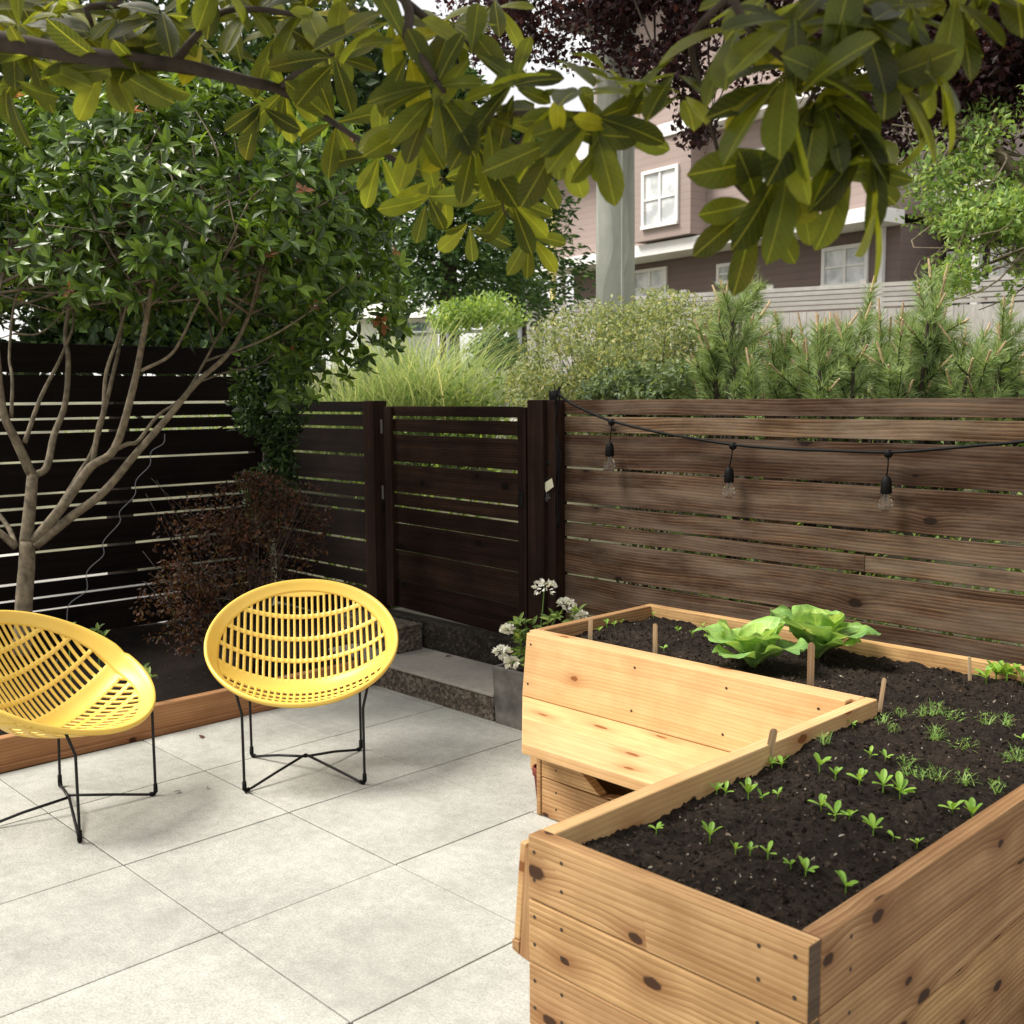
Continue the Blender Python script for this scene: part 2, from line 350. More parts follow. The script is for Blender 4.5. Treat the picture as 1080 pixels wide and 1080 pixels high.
M['needle'] = leafmat('pine_needle', [(0, (.11, .19, .06)), (.5, (.23, .33, .13)), (1, (.42, .52, .27))], .3, .5, 1.3)
M['candle'] = plain('pine_candle', (.42, .30, .18), .8, .3, 60)
M['spirea'] = leafmat('yellow_green_bush_leaf', [(0, (.11, .155, .07)), (.45, (.235, .285, .135)), (.85, (.41, .45, .25)), (1, (.5, .44, .26))], .35, .6, 1.4)
M['spirea2'] = leafmat('grey_green_bush_leaf', [(0, (.045, .075, .035)), (.5, (.11, .16, .08)), (1, (.24, .30, .15))], .3, .6, 1.4)
M['grass'] = leafmat('pale_grass_blade', [(0, (.13, .22, .07)), (.5, (.22, .32, .12)), (.9, (.38, .44, .22)), (1, (.46, .42, .26))], .35, .5, 1.4)
M['grass2'] = leafmat('ornamental_grass_blade', [(0, (.16, .27, .12)), (.5, (.32, .43, .24)), (.85, (.52, .58, .40)), (1, (.68, .66, .52))], .4, .5, 1.3)
M['cover'] = leafmat('low_green_leaf', [(0, (.06, .11, .02)), (.5, (.12, .2, .04)), (1, (.26, .34, .08))], .35, .6, 1.4)
M['barberry'] = leafmat('bronze_shrub_leaf', [(0, (.012, .005, .003)), (.5, (.036, .014, .007)), (.85, (.11, .038, .018)), (1, (.07, .06, .02))], .25, .6, 1.3)
M['seedling'] = leafmat('seedling_leaf', [(0, (.16, .34, .04)), (1, (.34, .55, .09))], .35, .45, 1.3)
M['feather'] = leafmat('feathery_leaf', [(0, (.16, .32, .07)), (1, (.36, .52, .15))], .3, .5, 1.3)
M['petal'] = leafmat('white_petal', [(0, (.70, .70, .68)), (1, (.85, .85, .83))], .25, .6, 1.0)
M['stem'] = plain('green_stem', (.12, .22, .05), .6, .2)
M['stake'] = wood('marker_wood', (.34, .22, .12), (.52, .37, .22), (.62, .47, .30), knots=0)
M['terra'] = plain('terracotta', (.14, .025, .016), .7, .2)
M['deadleaf'] = plain('dead_leaf', (.09, .035, .02), .8, .3)
M['tagp'] = plain('pale_paper_tag', (.6, .58, .42), .7, .05)
M['steel'] = plain('grey_hinge_metal', (.12, .115, .11), .4, .1)
M['housel'] = plain('brown_siding', (.155, .115, .105), .8, .08, 1.)
M['houseu'] = plain('beige_siding', (.34, .27, .24), .8, .06, 1.)
M['dark'] = plain('dark_porch', (.03, .024, .022), .8, .2, 1.)
M['roof'] = plain('grey_shingles', (.13, .12, .115), .9, .2, 8)
M['paleroof'] = plain('pale_metal_roof', (.7, .67, .6), .6, .05, 3)
M['bluegl'] = plain('blue_grey_panel', (.16, .2, .24), .4, .1, 3)
M['chain'] = plain('galvanised_wire', (.32, .34, .34), .4, .1)
M['ypole'] = plain('pale_yellow_paint', (.62, .55, .22), .5, .1)
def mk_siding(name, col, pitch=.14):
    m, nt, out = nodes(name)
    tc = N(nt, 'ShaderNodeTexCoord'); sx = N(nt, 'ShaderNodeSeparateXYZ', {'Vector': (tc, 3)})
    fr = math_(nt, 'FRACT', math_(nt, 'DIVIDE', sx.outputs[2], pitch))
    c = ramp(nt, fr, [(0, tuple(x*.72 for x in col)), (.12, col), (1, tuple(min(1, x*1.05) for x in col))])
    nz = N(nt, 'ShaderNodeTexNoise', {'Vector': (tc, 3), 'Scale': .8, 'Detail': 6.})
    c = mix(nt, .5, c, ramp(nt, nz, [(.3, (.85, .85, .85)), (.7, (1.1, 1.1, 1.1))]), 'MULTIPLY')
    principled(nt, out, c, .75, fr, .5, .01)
    return m
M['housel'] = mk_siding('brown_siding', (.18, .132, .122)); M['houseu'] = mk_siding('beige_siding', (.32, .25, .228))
def mk_glass(name, tint=(.9, .9, .9), rough=.02):
    m, nt, out = nodes(name)
    p = principled(nt, out, tint, rough, spec=.5)
    p.inputs['Transmission Weight'].default_value = 1.; p.inputs['IOR'].default_value = 1.45
    return m
M['bulb'] = mk_glass('bulb_glass', (.95, .93, .88))
def mk_pane():
    m, nt, out = nodes('window_pane')
    tc = N(nt, 'ShaderNodeTexCoord'); n = N(nt, 'ShaderNodeTexNoise', {'Vector': (tc, 3), 'Scale': 3., 'Detail': 3.})
    c = ramp(nt, n, [(.4, (.42, .44, .45)), (.6, (.7, .71, .71))])
    principled(nt, out, c, .12, spec=.6); return m
M['pane'] = mk_pane()
# ---------------------------------------------------------------- leaf templates
def tmpl_big():
    xs = [0, .12, .3, .5, .68, .82, .93, 1.0]; ws = [.03, .15, .31, .44, .5, .46, .30, .03]
    v = []; f = []
    for i, (x, w) in enumerate(zip(xs, ws)):
        z = -.22*x*x
        v += [(x, w, z+.26*w*.36), (x, 0, z-.012), (x, -w, z+.26*w*.36)]
    for i in range(len(xs)-1):
        a = i*3; f += [(a, a+1, a+4, a+3), (a+1, a+2, a+5, a+4)]
    return v, f
def tmpl_mid():
    v = [(0, 0, 0), (.32, .45, .07), (.32, 0, 0), (.32, -.45, .07), (.7, .38, .0), (.7, 0, -.07), (.7, -.38, .0), (1, 0, -.17)]
    f = [(0, 3, 2), (0, 2, 1), (2, 3, 6, 5), (1, 2, 5, 4), (5, 6, 7), (4, 5, 7)]
    return v, f
def tmpl_small():
    return [(0, 0, 0), (.45, .5, .05), (1, 0, -.06), (.45, -.5, .05)], [(0, 3, 2, 1)]
def tmpl_needle():
    return [(0, .5, 0), (0, -.5, 0), (1, 0, 0)], [(0, 1, 2)]
def tmpl_blade():
    v = []; f = []
    for i, x in enumerate((0, .25, .5, .75, 1.)):
        w = .5*(1-x)**.6 if x < 1 else .02; v += [(x*(1-.12*x*x), w, -.42*x**2.4), (x*(1-.12*x*x), -w, -.42*x**2.4)]
    for i in range(4): f.append((2*i, 2*i+1, 2*i+3, 2*i+2))
    return v, f
TB, TM, TS, TN, TG = tmpl_big(), tmpl_mid(), tmpl_small(), tmpl_needle(), tmpl_blade()
def rdir(n, up=0., spread=1.):
    d = RNG.normal(size=(n, 3))*spread; d[:, 2] += up
    return d/(np.linalg.norm(d, axis=1)[:, None]+1e-9)
def smoothpath(pts, n=4, jit=0.):
    """Catmull-Rom through (x,y,z[,r]) tuples"""
    P = [np.array(p, float) for p in pts]; P = [2*P[0]-P[1]]+P+[2*P[-1]-P[-2]]; out = []
    for i in range(1, len(P)-2):
        for k in range(n):
            t = k/n; a, b, c, d = P[i-1:i+3]
            q = .5*((2*b)+(-a+c)*t+(2*a-5*b+4*c-d)*t*t+(-a+3*b-3*c+d)*t**3)
            if jit: q[:3] += RNG.normal(size=3)*jit
            out.append(q)
    out.append(P[-2]); return out
def ptube(mb, pts, n=8, **kw):
    mb.tube([p[:3] for p in pts], [max(.0008, p[3]) for p in pts], n, **kw)

# ================================================================ SETTING
def gz(x, y):
    """height of the ground"""
    if y < 3.9: return -.012
    a = min(1, (y-3.9)/1.3); a = a*a*(3-2*a)
    return -.012+.95*a+max(0, y-5.2)*.085
mb = MB()
xs = [-260, -120, -60, -40]+list(np.arange(-30, 16, 1.0))+[30, 60, 140, 260]
ys = [-200, -60, -20, -8, -4, 0, 2, 3.9, 4.2, 4.5, 4.8, 5.2, 6, 7, 8, 10, 12, 14, 16, 18, 20, 22, 26, 32, 40, 60, 100, 300]
idx = {}
vs = []; fs = []
for j, y in enumerate(ys):
    for i, x in enumerate(xs):
        z = gz(x, min(y, 26)); vs.append((x, y, z+(.03*mnoise.noise(Vector((x, y, 0))) if y > 5 else 0)))
for j in range(len(ys)-1):
    for i in range(len(xs)-1):
        a = j*len(xs)+i; fs.append((a, a+1, a+1+len(xs), a+len(xs)))
mb.mesh(vs, fs)
tag(mb.build('ground', M['ground'], smooth=True), kind='structure')
mb = MB(); mb.box((-16, -6, -.012), (-6.5, 3.85, -.004), r=.5)
tag(mb.build('driveway', M['drive']), kind='structure')
# pale path climbing behind the gate
mb = MB(); pv = []
for k in range(13):
    y = 4.6+k*.9; cx = -6.6-(y-4.6)*.55
    pv.append(((cx-.8, y, gz(0, y)+.035), (cx+.8, y, gz(0, y)+.035)))
for a, b in zip(pv, pv[1:]): mb.face([a[0], a[1], b[1], b[0]], r=.6)
tag(mb.build('path', M['drive']), kind='structure')
# patio slabs on a 0.61 m grid
mb = MB(); X0, Y0, S = -3.198, 1.383, .6085; g = .0021
for i in range(-2, 9):
    for j in range(-8, 5):
        x0 = X0+i*S; y0 = Y0+j*S; x1 = x0+S; y1 = y0+S
        if x1 < -4.40: continue
        x0 = max(x0, -4.352); 
        if y0 > 3.7: continue
        y1 = min(y1, 3.95)
        dz = random.uniform(-.0012, .0012)
        mb.box((x0+g, y0+g, -.008), (x1-g, y1-g, dz), r=random.random())
tag(mb.build('patio', M['paver'], bevel=.003), kind='structure')

# ================================================================ RAISED PLANTER
pl = empty('raised_planter', (-1.2, 2.6, 0))
tag(pl, 'L-shaped raised cedar planter box with a built-in bench in its corner', 'planter')
def P_(mbx, name, mat, bevel=.003, parent=pl):
    o = mbx.build(name, mat, None, bevel=bevel); 
    o.parent = parent; o.matrix_parent_inverse = Matrix.Translation(parent.location).inverted(); return o
bh = .14; T = .04
XL, XR, YF, YB = -1.518, -.866, 1.513, 3.652
def screws(mb, pts, n, r=.0042):
    n = Vector(n)
    a = n.orthogonal().normalized(); b = n.cross(a)
    for p in pts:
        p = Vector(p)+n*.0008
        mb.face([p+(a*math.cos(q)+b*math.sin(q))*r for q in [i*math.pi/5 for i in range(10)]], r=.5, m=1)
mb = MB()
for k in range(4):
    w = .0012; mb.box((XL, YF, k*bh+w-(.014 if k == 0 else 0)), (XR, YF+T, (k+1)*bh-w+random.uniform(-.001, .001)), 0, r=(.35, .2, .62, .5)[k], em=2)
    z0 = k*bh
    screws(mb, [(XL+.018, YF, z0+.105), (XL+.018, YF, z0+.045), (XL+.095, YF, z0+.105), (XL+.095, YF, z0+.045), (XR-.095, YF, z0+.105), (XR-.095, YF, z0+.045), (XR-.025, YF, z0+.112), (XR-.025, YF, z0+.04)], (0, -1, 0))
P_(mb, 'front_panel', [M['cedar'], M['screw'], M['endg']], .0035)
mb = MB()
for k in range(4):
    w = .0012; mb.box((XR-T, YF+T+.001, k*bh+w), (XR, YB-T, (k+1)*bh-w+random.uniform(-.0008, .0008)), 1, r=(.4, .75, .3, .15)[k])
    z0 = k*bh; screws(mb, [(XR, YF+T+.10, z0+.105), (XR, YF+T+.10, z0+.045), (XR, YF+1.1, z0+.105), (XR, YF+1.1, z0+.045)], (1, 0, 0))
P_(mb, 'right_side_panel', [M['knotty'], M['screw']], .0035)
mb = MB()
for k in range(4):
    w = .0012; mb.box((XL, YF+T+.001, k*bh+w), (XL+T, 2.945, (k+1)*bh-w), 1, r=(.4, .75, .3, .6)[k])
P_(mb, 'inner_side_panel', M['pine'], .0035)
mb = MB()
for k in range(4):
    w = .0012; mb.box((-2.90, YB-T, k*bh+w), (XR, YB, (k+1)*bh-w), 0)
P_(mb, 'rear_panel', M['cedar'], .0035)
mb = MB()
for k in range(4):
    w = .0012; mb.box((-2.90, 2.945, k*bh+w), (-2.86, YB-T-.001, (k+1)*bh-w), 1)
P_(mb, 'left_end_panel', M['cedar'], .0035)
mb = MB()
for k in range(4):
    w = .0012; mb.box((-2.90, 2.905, k*bh+w), (XL-.001, 2.944, (k+1)*bh-w), 0)
P_(mb, 'inner_front_panel', M['pine'], .0035)
# bench backrest: one wide sloping board, top flush with the box
def shear_back(x, y, z): return (x, y-(0.5615-z)*.115, z)
mb = MB(); mb.box((-2.868, 2.858, .3195), (-1.535, 2.900, .5605), 0, r=.6, fn=shear_back)
screws(mb, [shear_back(x, 2.8575, z) for x in (-2.84, -2.33, -1.95, -1.62) for z in (.52, .37)], (0, -.993, -.115), .005)
P_(mb, 'backrest', [M['pine'], M['screw']], .004)
mb = MB(); mb.box((-1.60, 2.862, .53), (-1.535, 2.90, .553), 1, r=.1)
P_(mb, 'backrest_block', M['cedar'], .002)
# bench seat with the left end cut at 45 degrees
mb = MB()
for (ya, yb, r) in ((2.434, 2.632, .45), (2.634, 2.846, .7)):
    def xl(y): return -2.468-(y-2.434)*1.0
    c = []
    for z in (.280, .318): c += [(xl(ya), ya, z), (-1.522, ya, z), (-1.522, yb, z), (xl(yb), yb, z)]
    mb.hexa(c, 0, r)
P_(mb, 'seat', M['pine'], .004)
mb = MB(); mb.box((-2.54, 2.60, 0), (-1.523, 2.64, .1385), 0, r=.3)
c = []
mb.mesh([(-2.54, 2.60, .1415), (-2.27, 2.60, .1415), (-2.46, 2.60, .279), (-2.54, 2.60, .279), (-2.54, 2.64, .1415), (-2.27, 2.64, .1415), (-2.46, 2.64, .279), (-2.54, 2.64, .279)],
        [(0, 1, 2, 3), (7, 6, 5, 4), (0, 4, 5, 1), (1, 5, 6, 2), (2, 6, 7, 3), (3, 7, 4, 0)], .7, 0,
        [[(3, .14), (3.27, .14), (3.08, .28), (3, .28)], [(3, .28), (3.08, .28), (3.27, .14), (3, .14)]]+[[(0, 0), (.04, 0), (.04, .2), (0, .2)]]*4)
mb.mesh([(-2.262, 2.60, .1415), (-1.523, 2.60, .1415), (-1.523, 2.60, .25), (-2.0, 2.60, .186), (-2.262, 2.64, .1415), (-1.523, 2.64, .1415), (-1.523, 2.64, .25), (-2.0, 2.64, .186)],
        [(0, 1, 2, 3), (7, 6, 5, 4), (0, 4, 5, 1), (1, 5, 6, 2), (2, 6, 7, 3), (3, 7, 4, 0)], .35, 0,
        [[(3, .14), (3.44, .14), (3.2, .28), (3, .28)], [(3, .28), (3.2, .28), (3.4, .14), (3, .14)]]+[[(0, 0), (.04, 0), (.04, .2), (0, .2)]]*4)
screws(mb, [(-2.47, 2.60, z) for z in (.04, .1, .18, .24)], (0, -1, 0))
mb.box((-2.56, 2.595, .001), (-2.541, 2.90, .279), 1, r=.2)
P_(mb, 'seat_base', [M['cedar'], M['screw']], .003)
# sloping board on the outside of the long arm, seen end-on
mb = MB()
def sh2(x, y, z): return (x-(.5-z)*.10, y, z)
mb.box((-1.566, 1.535, .300), (-1.548, 2.38, .522), 1, r=.55, fn=sh2)
P_(mb, 'side_backrest', M['pine'], .003)
mb = MB()
c = [(-1.545-.02, 1.532, .268), (-1.521, 1.532, .262), (-1.521, 2.38, .262), (-1.565, 2.38, .268), (-1.546, 1.532, .51), (-1.521, 1.532, .54), (-1.521, 2.38, .54), (-1.546, 2.38, .51)]
mb.hexa(c, 2, .1)
mb.hexa([(-1.588, 1.532, .275), (-1.567, 1.532, .268), (-1.567, 2.38, .268), (-1.588, 2.38, .275), (-1.588, 1.532, .298), (-1.567, 1.532, .298), (-1.567, 2.38, .298), (-1.588, 2.38, .298)], 1, .05)
P_(mb, 'side_cleat', M['cedar'], .002)

# ---- soil
def soil_h(x, y):
    p = Vector((x, y, 0))
    h = .503+.018*mnoise.noise(p*3.1)+.015*mnoise.noise(p*10)+.018*abs(mnoise.noise(p*24))+.017*abs(mnoise.noise(p*50))
    return h
mb = MB()
def grid_patch(x0, x1, y0, y1, st, hf, mbx):
    nx = max(2, int((x1-x0)/st)); ny = max(2, int((y1-y0)/st)); vs = []; fs = []
    for j in range(ny+1):
        for i in range(nx+1):
            x = x0+(x1-x0)*i/nx; y = y0+(y1-y0)*j/ny; vs.append((x, y, hf(x, y)))
    for j in range(ny):
        for i in range(nx):
            a = j*(nx+1)+i; fs.append((a, a+1, a+nx+2, a+nx+1))
    mbx.mesh(vs, fs)
grid_patch(XL+T-.004, XR-T+.004, YF+T-.004, YB-T+.003, .0085, soil_h, mb)
grid_patch(-2.864, XL+T-.004, 2.94, YB-T+.003, .011, soil_h, mb)
so = tag(mb.build('potting_soil', M['soil'], smooth=True), 'dark crumbly potting soil filling the raised planter', 'soil', kind='stuff')
# crumbs, bark bits and pale grit on the soil
n = 9000; pts = []
while len(pts) < n:
    if random.random() < .62: x = random.uniform(XL+T+.004, XR-T-.004); y = YF+T+.004+(YB-YF-.09)*random.random()**1.3
    else: x = random.uniform(-2.85, XL+T); y = random.uniform(2.955, 3.60)
    pts.append((x, y, soil_h(x, y)+.001))
pts = np.array(pts); mb = MB()
oct_v = [(-1, 0, 0), (1, 0, 0), (0, -.6, 0), (0, .6, 0), (0, 0, -.5), (0, 0, .5)]
oct_f = [(0, 2, 5), (2, 1, 5), (1, 3, 5), (3, 0, 5), (2, 0, 4), (1, 2, 4), (3, 1, 4), (0, 3, 4)]
sz = RNG.gamma(2.0, .0018, n)+.0012; rr = RNG.random(n); rr[(sz > .006) & (RNG.random(n) < .9)] *= .8
mb.leaves(oct_v, oct_f, pts, RNG.normal(size=(n, 3)), RNG.normal(size=(n, 3))+[0, 0, 1.5], sz, sz*RNG.uniform(.6, 1.3, n), rr)
tag(mb.build('soil_crumbs', M['crumb']), 'small clods, bark chips and pale grit strewn over the planter soil', 'soil crumbs', kind='stuff')

# ---- wooden plant markers
def stake(x, y, ztop, lean, rz, label, w=.016, zb=.47):
    o = empty('plant_marker', (x, y, zb), rz); o.rotation_euler = (lean[0], lean[1], rz)
    tag(o, label, 'plant marker', 'wooden plant markers in the planter')
    m_ = MB(); h = ztop-zb; prof = [(-w/2, 0), (w/2, 0), (w/2, h-w*.4), (w*.3, h-w*.08), (0, h), (-w*.3, h-w*.08), (-w/2, h-w*.4)]
    k = len(prof); vs = [(a, -.0012, b) for a, b in prof]+[(a, .0012, b) for a, b in prof]
    fs = [tuple(range(k)), tuple(range(2*k-1, k-1, -1))]+[(i, i+k, (i+1) % k+k, (i+1) % k) for i in range(k)]
    u = [[(p[1]*1, p[0]) for p in prof], [(p[1], p[0]) for p in prof[::-1]]]+[[(0, 0)]*4]*k
    m_.mesh(vs, fs, random.random(), 0, u)
    b = m_.build('paddle', M['stake'], o)
    return o
stake(-2.661, 2.99, .628, (0, .02), R_(48), 'pale wooden plant marker nearest the left end of the bench backrest')
stake(-2.349, 2.99, .652, (0, .0), R_(48), 'pale wooden plant marker second from the left behind the bench backrest')
stake(-1.728, 2.99, .683, (0, 0), R_(50), 'wooden plant marker standing in front of the lettuces', .022)
stake(-1.490, 2.97, .622, (.05, .12), R_(15), 'thin tilted wooden marker at the inside corner of the planter', .013)
stake(-1.492, 2.36, .606, (.1, .16), R_(40), 'grey stained wooden marker leaning on the inner side board', .02)
stake(-1.456, 3.55, .585, (0, -.05), R_(35), 'thin faded wooden marker against the rear board by the fence', .011)

# ---- lettuces
def lettuce(x, y, s, label, seed):
    rg = random.Random(seed); mb = MB()
    zc = soil_h(x, y)
    nl = 15
    for k in range(nl):
        a = k*2.399+rg.uniform(-.2, .2); t = k/nl          # t small = outer
        L = s*(1.0-.30*t)*rg.uniform(.85, 1.1); W = L*rg.uniform(.60, .76)
        el = R_(50+36*t+rg.uniform(-14, 12))
        nx_, ny_ = 9, 10; vs = []; fs = []
        ph = rg.uniform(0, 9)
        for i in range(nx_+1):
            u = i/nx_
            wv = W*.5*(.13+.95*max(0, math.sin(u**1.7*math.pi*.93))**.7 if u > 0 else .12)
            for j in range(ny_+1):
                v = j/ny_*2-1
                al = u*L; arc = el-u*u*R_(62-30*t)+ (u*R_(12))
                r_ = al*math.cos(el-u*R_(26-8*t)); z_ = al*math.sin(el-u*R_(26-8*t))
                ruf = (.17*L)*(abs(v)**2)*math.sin(u*15+ph+v*3)*(u**.6)+.020*L*math.sin(u*26+v*9+ph)
                up = .26*abs(v)**1.5*wv + ruf
                lx = r_-up*math.sin(el)*.5; lz = z_+up*math.cos(el)*.9; ly = v*wv
                vs.append((x+lx*math.cos(a)-ly*math.sin(a), y+lx*math.sin(a)+ly*math.cos(a), zc+.01+lz))
        for i in range(nx_):
            for j in range(ny_):
                q = i*(ny_+1)+j; rib = .95 if (j in (4, 5) and i < 7) else t*.55+.12*rg.random()
                fs.append((q, q+1, q+ny_+2, q+ny_+1)); 
        b = len(mb.v); mb.v += vs
        for m_, f in enumerate(fs):
            j = m_ % ny_; i = m_//ny_
            mb.f.append(tuple(b+k_ for k_ in f)); mb.uv.append([(q_//(ny_+1)/nx_, (q_ % (ny_+1))/ny_-.5) for q_ in f]); mb.m.append(0)
            mb.r.append(.92 if (j in (4, 5) and i < 6) else t*.5+.15*math.sin(i*1.3+ph)+.15)
    o = mb.build('lettuce', M['lettuce'], smooth=True, loc=(x, y, zc))
    md = o.modifiers.new('sub', 'SUBSURF'); md.levels = 1; md.render_levels = 1
    tag(o, label, 'lettuce'); return o
M['lettuce'] = leafmat('lettuce_leaf', [(0, (.16, .33, .10)), (.4, (.28, .48, .13)), (.75, (.45, .62, .18)), (1, (.66, .76, .40))], .35, .42, 1.2, .3, veins=.5)
lettuce(-2.03, 3.13, .235, 'leafy green lettuce nearest the bench, left of the other head', 3)
lettuce(-1.95, 3.42, .24, 'bright green lettuce head right beside the fence boards', 8)

# ---- seedlings
def seedling_mesh(kind, seed):
    rg = random.Random(seed); nprg = np.random.default_rng(seed); mb = MB()
    if kind in 'sLX':
        n, L, W, hgt = {'s': (4, .022, .009, .012), 'L': (5, .034, .014, .018), 'X': (7, .05, .021, .025)}[kind]
        P = []; D = []; Nn = []
        for k in range(n):
            a = k*2.4+rg.uniform(-.4, .4); e = R_(rg.uniform(22, 72))
            P.append((0, 0, hgt*rg.uniform(.7, 1))); D.append((math.cos(a)*math.cos(e), math.sin(a)*math.cos(e), math.sin(e))); Nn.append((-math.cos(a)*math.sin(e), -math.sin(a)*math.sin(e), math.cos(e)))
        mb.leaves(*TB, P, D, Nn, [L*rg.uniform(.8, 1.15) for _ in range(n)], W, nprg.random(n))
        mb.tube([(0, 0, -.02), (.001, 0, hgt)], [.0016, .0014], 5, r=.3)
        return mb, M['seedling']
    n = {'f': 20, 'g': 34}[kind]; L = {'f': .048, 'g': .06}[kind]
    a = nprg.uniform(0, 6.28, n); e = nprg.uniform(.5, 1.5, n)
    P = np.stack([nprg.normal(0, .008, n), nprg.normal(0, .008, n), np.full(n, -.004)], 1)
    D = np.stack([np.cos(a)*np.cos(e), np.sin(a)*np.cos(e), np.sin(e)], 1)
    Nn = np.stack([-np.cos(a)*np.sin(e), -np.sin(a)*np.sin(e), np.cos(e)], 1)
    mb.leaves(*TG, P, D, Nn, L*nprg.uniform(.5, 1.1, n), .0026, nprg.random(n))
    P2 = P+D*L*.6; mb.leaves(*TS, P2, rdir(n, .5), rdir(n), .010, .003, nprg.random(n))
    return mb, M['feather']
protos = {}
for kind in 'sLXfg':
    for q in range(6 if kind in 'sLf' else 1):
        mb, mt = seedling_mesh(kind, 10*ord(kind)+q); o = mb.build('seedling', mt); protos.setdefault(kind, []).append([o, False])
seeds = [('s', 207, 618), ('L', 335, 655), ('s', 395, 683), ('s', 430, 683), ('s', 472, 693), ('s', 527, 722), ('L', 562, 732), ('L', 657, 765), ('s', 825, 672), ('L', 722, 642), ('s', 770, 652),
 ('L', 598, 585), ('L', 632, 608), ('s', 664, 615), ('s', 350, 532), ('s', 372, 537), ('L', 425, 545), ('s', 458, 548), ('s', 495, 560), ('L', 745, 530), ('X', 785, 545), ('s', 480, 468), ('L', 505, 470),
 ('s', 462, 462), ('L', 595, 485), ('s', 632, 497), ('L', 690, 505), ('s', 715, 452), ('f', 608, 432), ('L', 910, 582), ('L', 958, 588), ('f', 835, 488), ('f', 872, 492), ('f', 808, 480), ('f', 940, 515),
 ('g', 1062, 460), ('g', 870, 412), ('f', 945, 432), ('f', 768, 390), ('f', 785, 342), ('f', 842, 352), ('g', 872, 348), ('f', 912, 362), ('f', 992, 372), ('f', 1040, 388), ('f', 1015, 528), ('s', 650, 378), ('s', 752, 462), ('f', 797, 465), ('s', 1075, 410), ('f', 745, 375)]
lab = {'s': 'tiny two-leaved green seedling sprouting from the dark soil of the long planter arm', 'L': 'small bright green seedling with several oval leaves in the dark soil',
       'X': 'largest bright green seedling in the long planter arm, broad oval leaves', 'f': 'thin feathery seedling tuft in the dark planter soil', 'g': 'spiky grass-like green tuft growing in the planter soil'}
def bz(u, v, z):
    d = ray(u, v); return CP+d*((z-H_)/d[2])
cnt = {}
def put_seed(k, p, group, rz=None, s=None, label=None):
    i = cnt.get(k, 0); cnt[k] = i+1
    pr = protos[k][i % len(protos[k])]
    if not pr[1]: o = pr[0]; pr[1] = True
    else: o = pr[0].copy(); COL.objects.link(o)
    o.location = p; o.rotation_euler = (0, 0, rz if rz is not None else random.uniform(0, 6)); q = s or random.uniform(.85, 1.15); o.scale = (q, q, q)
    tag(o, label or lab[k], 'seedling', group); return o
for k, a, b in seeds:
    p = bz(600+a/2.25, 600+b/2.25, .507); 
    if p[0] > XR-T-.02: p[0] = XR-T-.03
    if p[0] < XL+T+.012: p[0] = XL+T+.015
    put_seed(k, (p[0], p[1], soil_h(p[0], p[1])), {'s': 'two-leaved seedlings in the planter', 'L': 'oval-leaved seedlings in the planter', 'X': 'oval-leaved seedlings in the planter', 'f': 'feathery seedlings in the planter', 'g': 'spiky tufts in the planter'}[k])
for (u, v) in ((632, 668), (640, 664), (648, 661), (655, 657), (662, 653), (700, 682), (715, 668), (730, 672), (694, 650), (741, 660)):
    p = bz(u, v+3, .507); put_seed('s', (p[0], min(p[1], 3.58), soil_h(p[0], p[1])), 'sprouts in the rear planter arm', label='tiny pale sprout in the rear planter arm left of the lettuces')
for (u, v) in ((1040, 722), (1052, 718), (1062, 722), (1072, 716), (1078, 724), (1066, 712)):
    p = bz(u, v, .507); put_seed('L', (p[0], min(p[1], 3.58), soil_h(p[0], p[1])), 'leafy sprouts by the rear board', s=1.5, label='pale green leafy sprout by the rear board at the right edge')

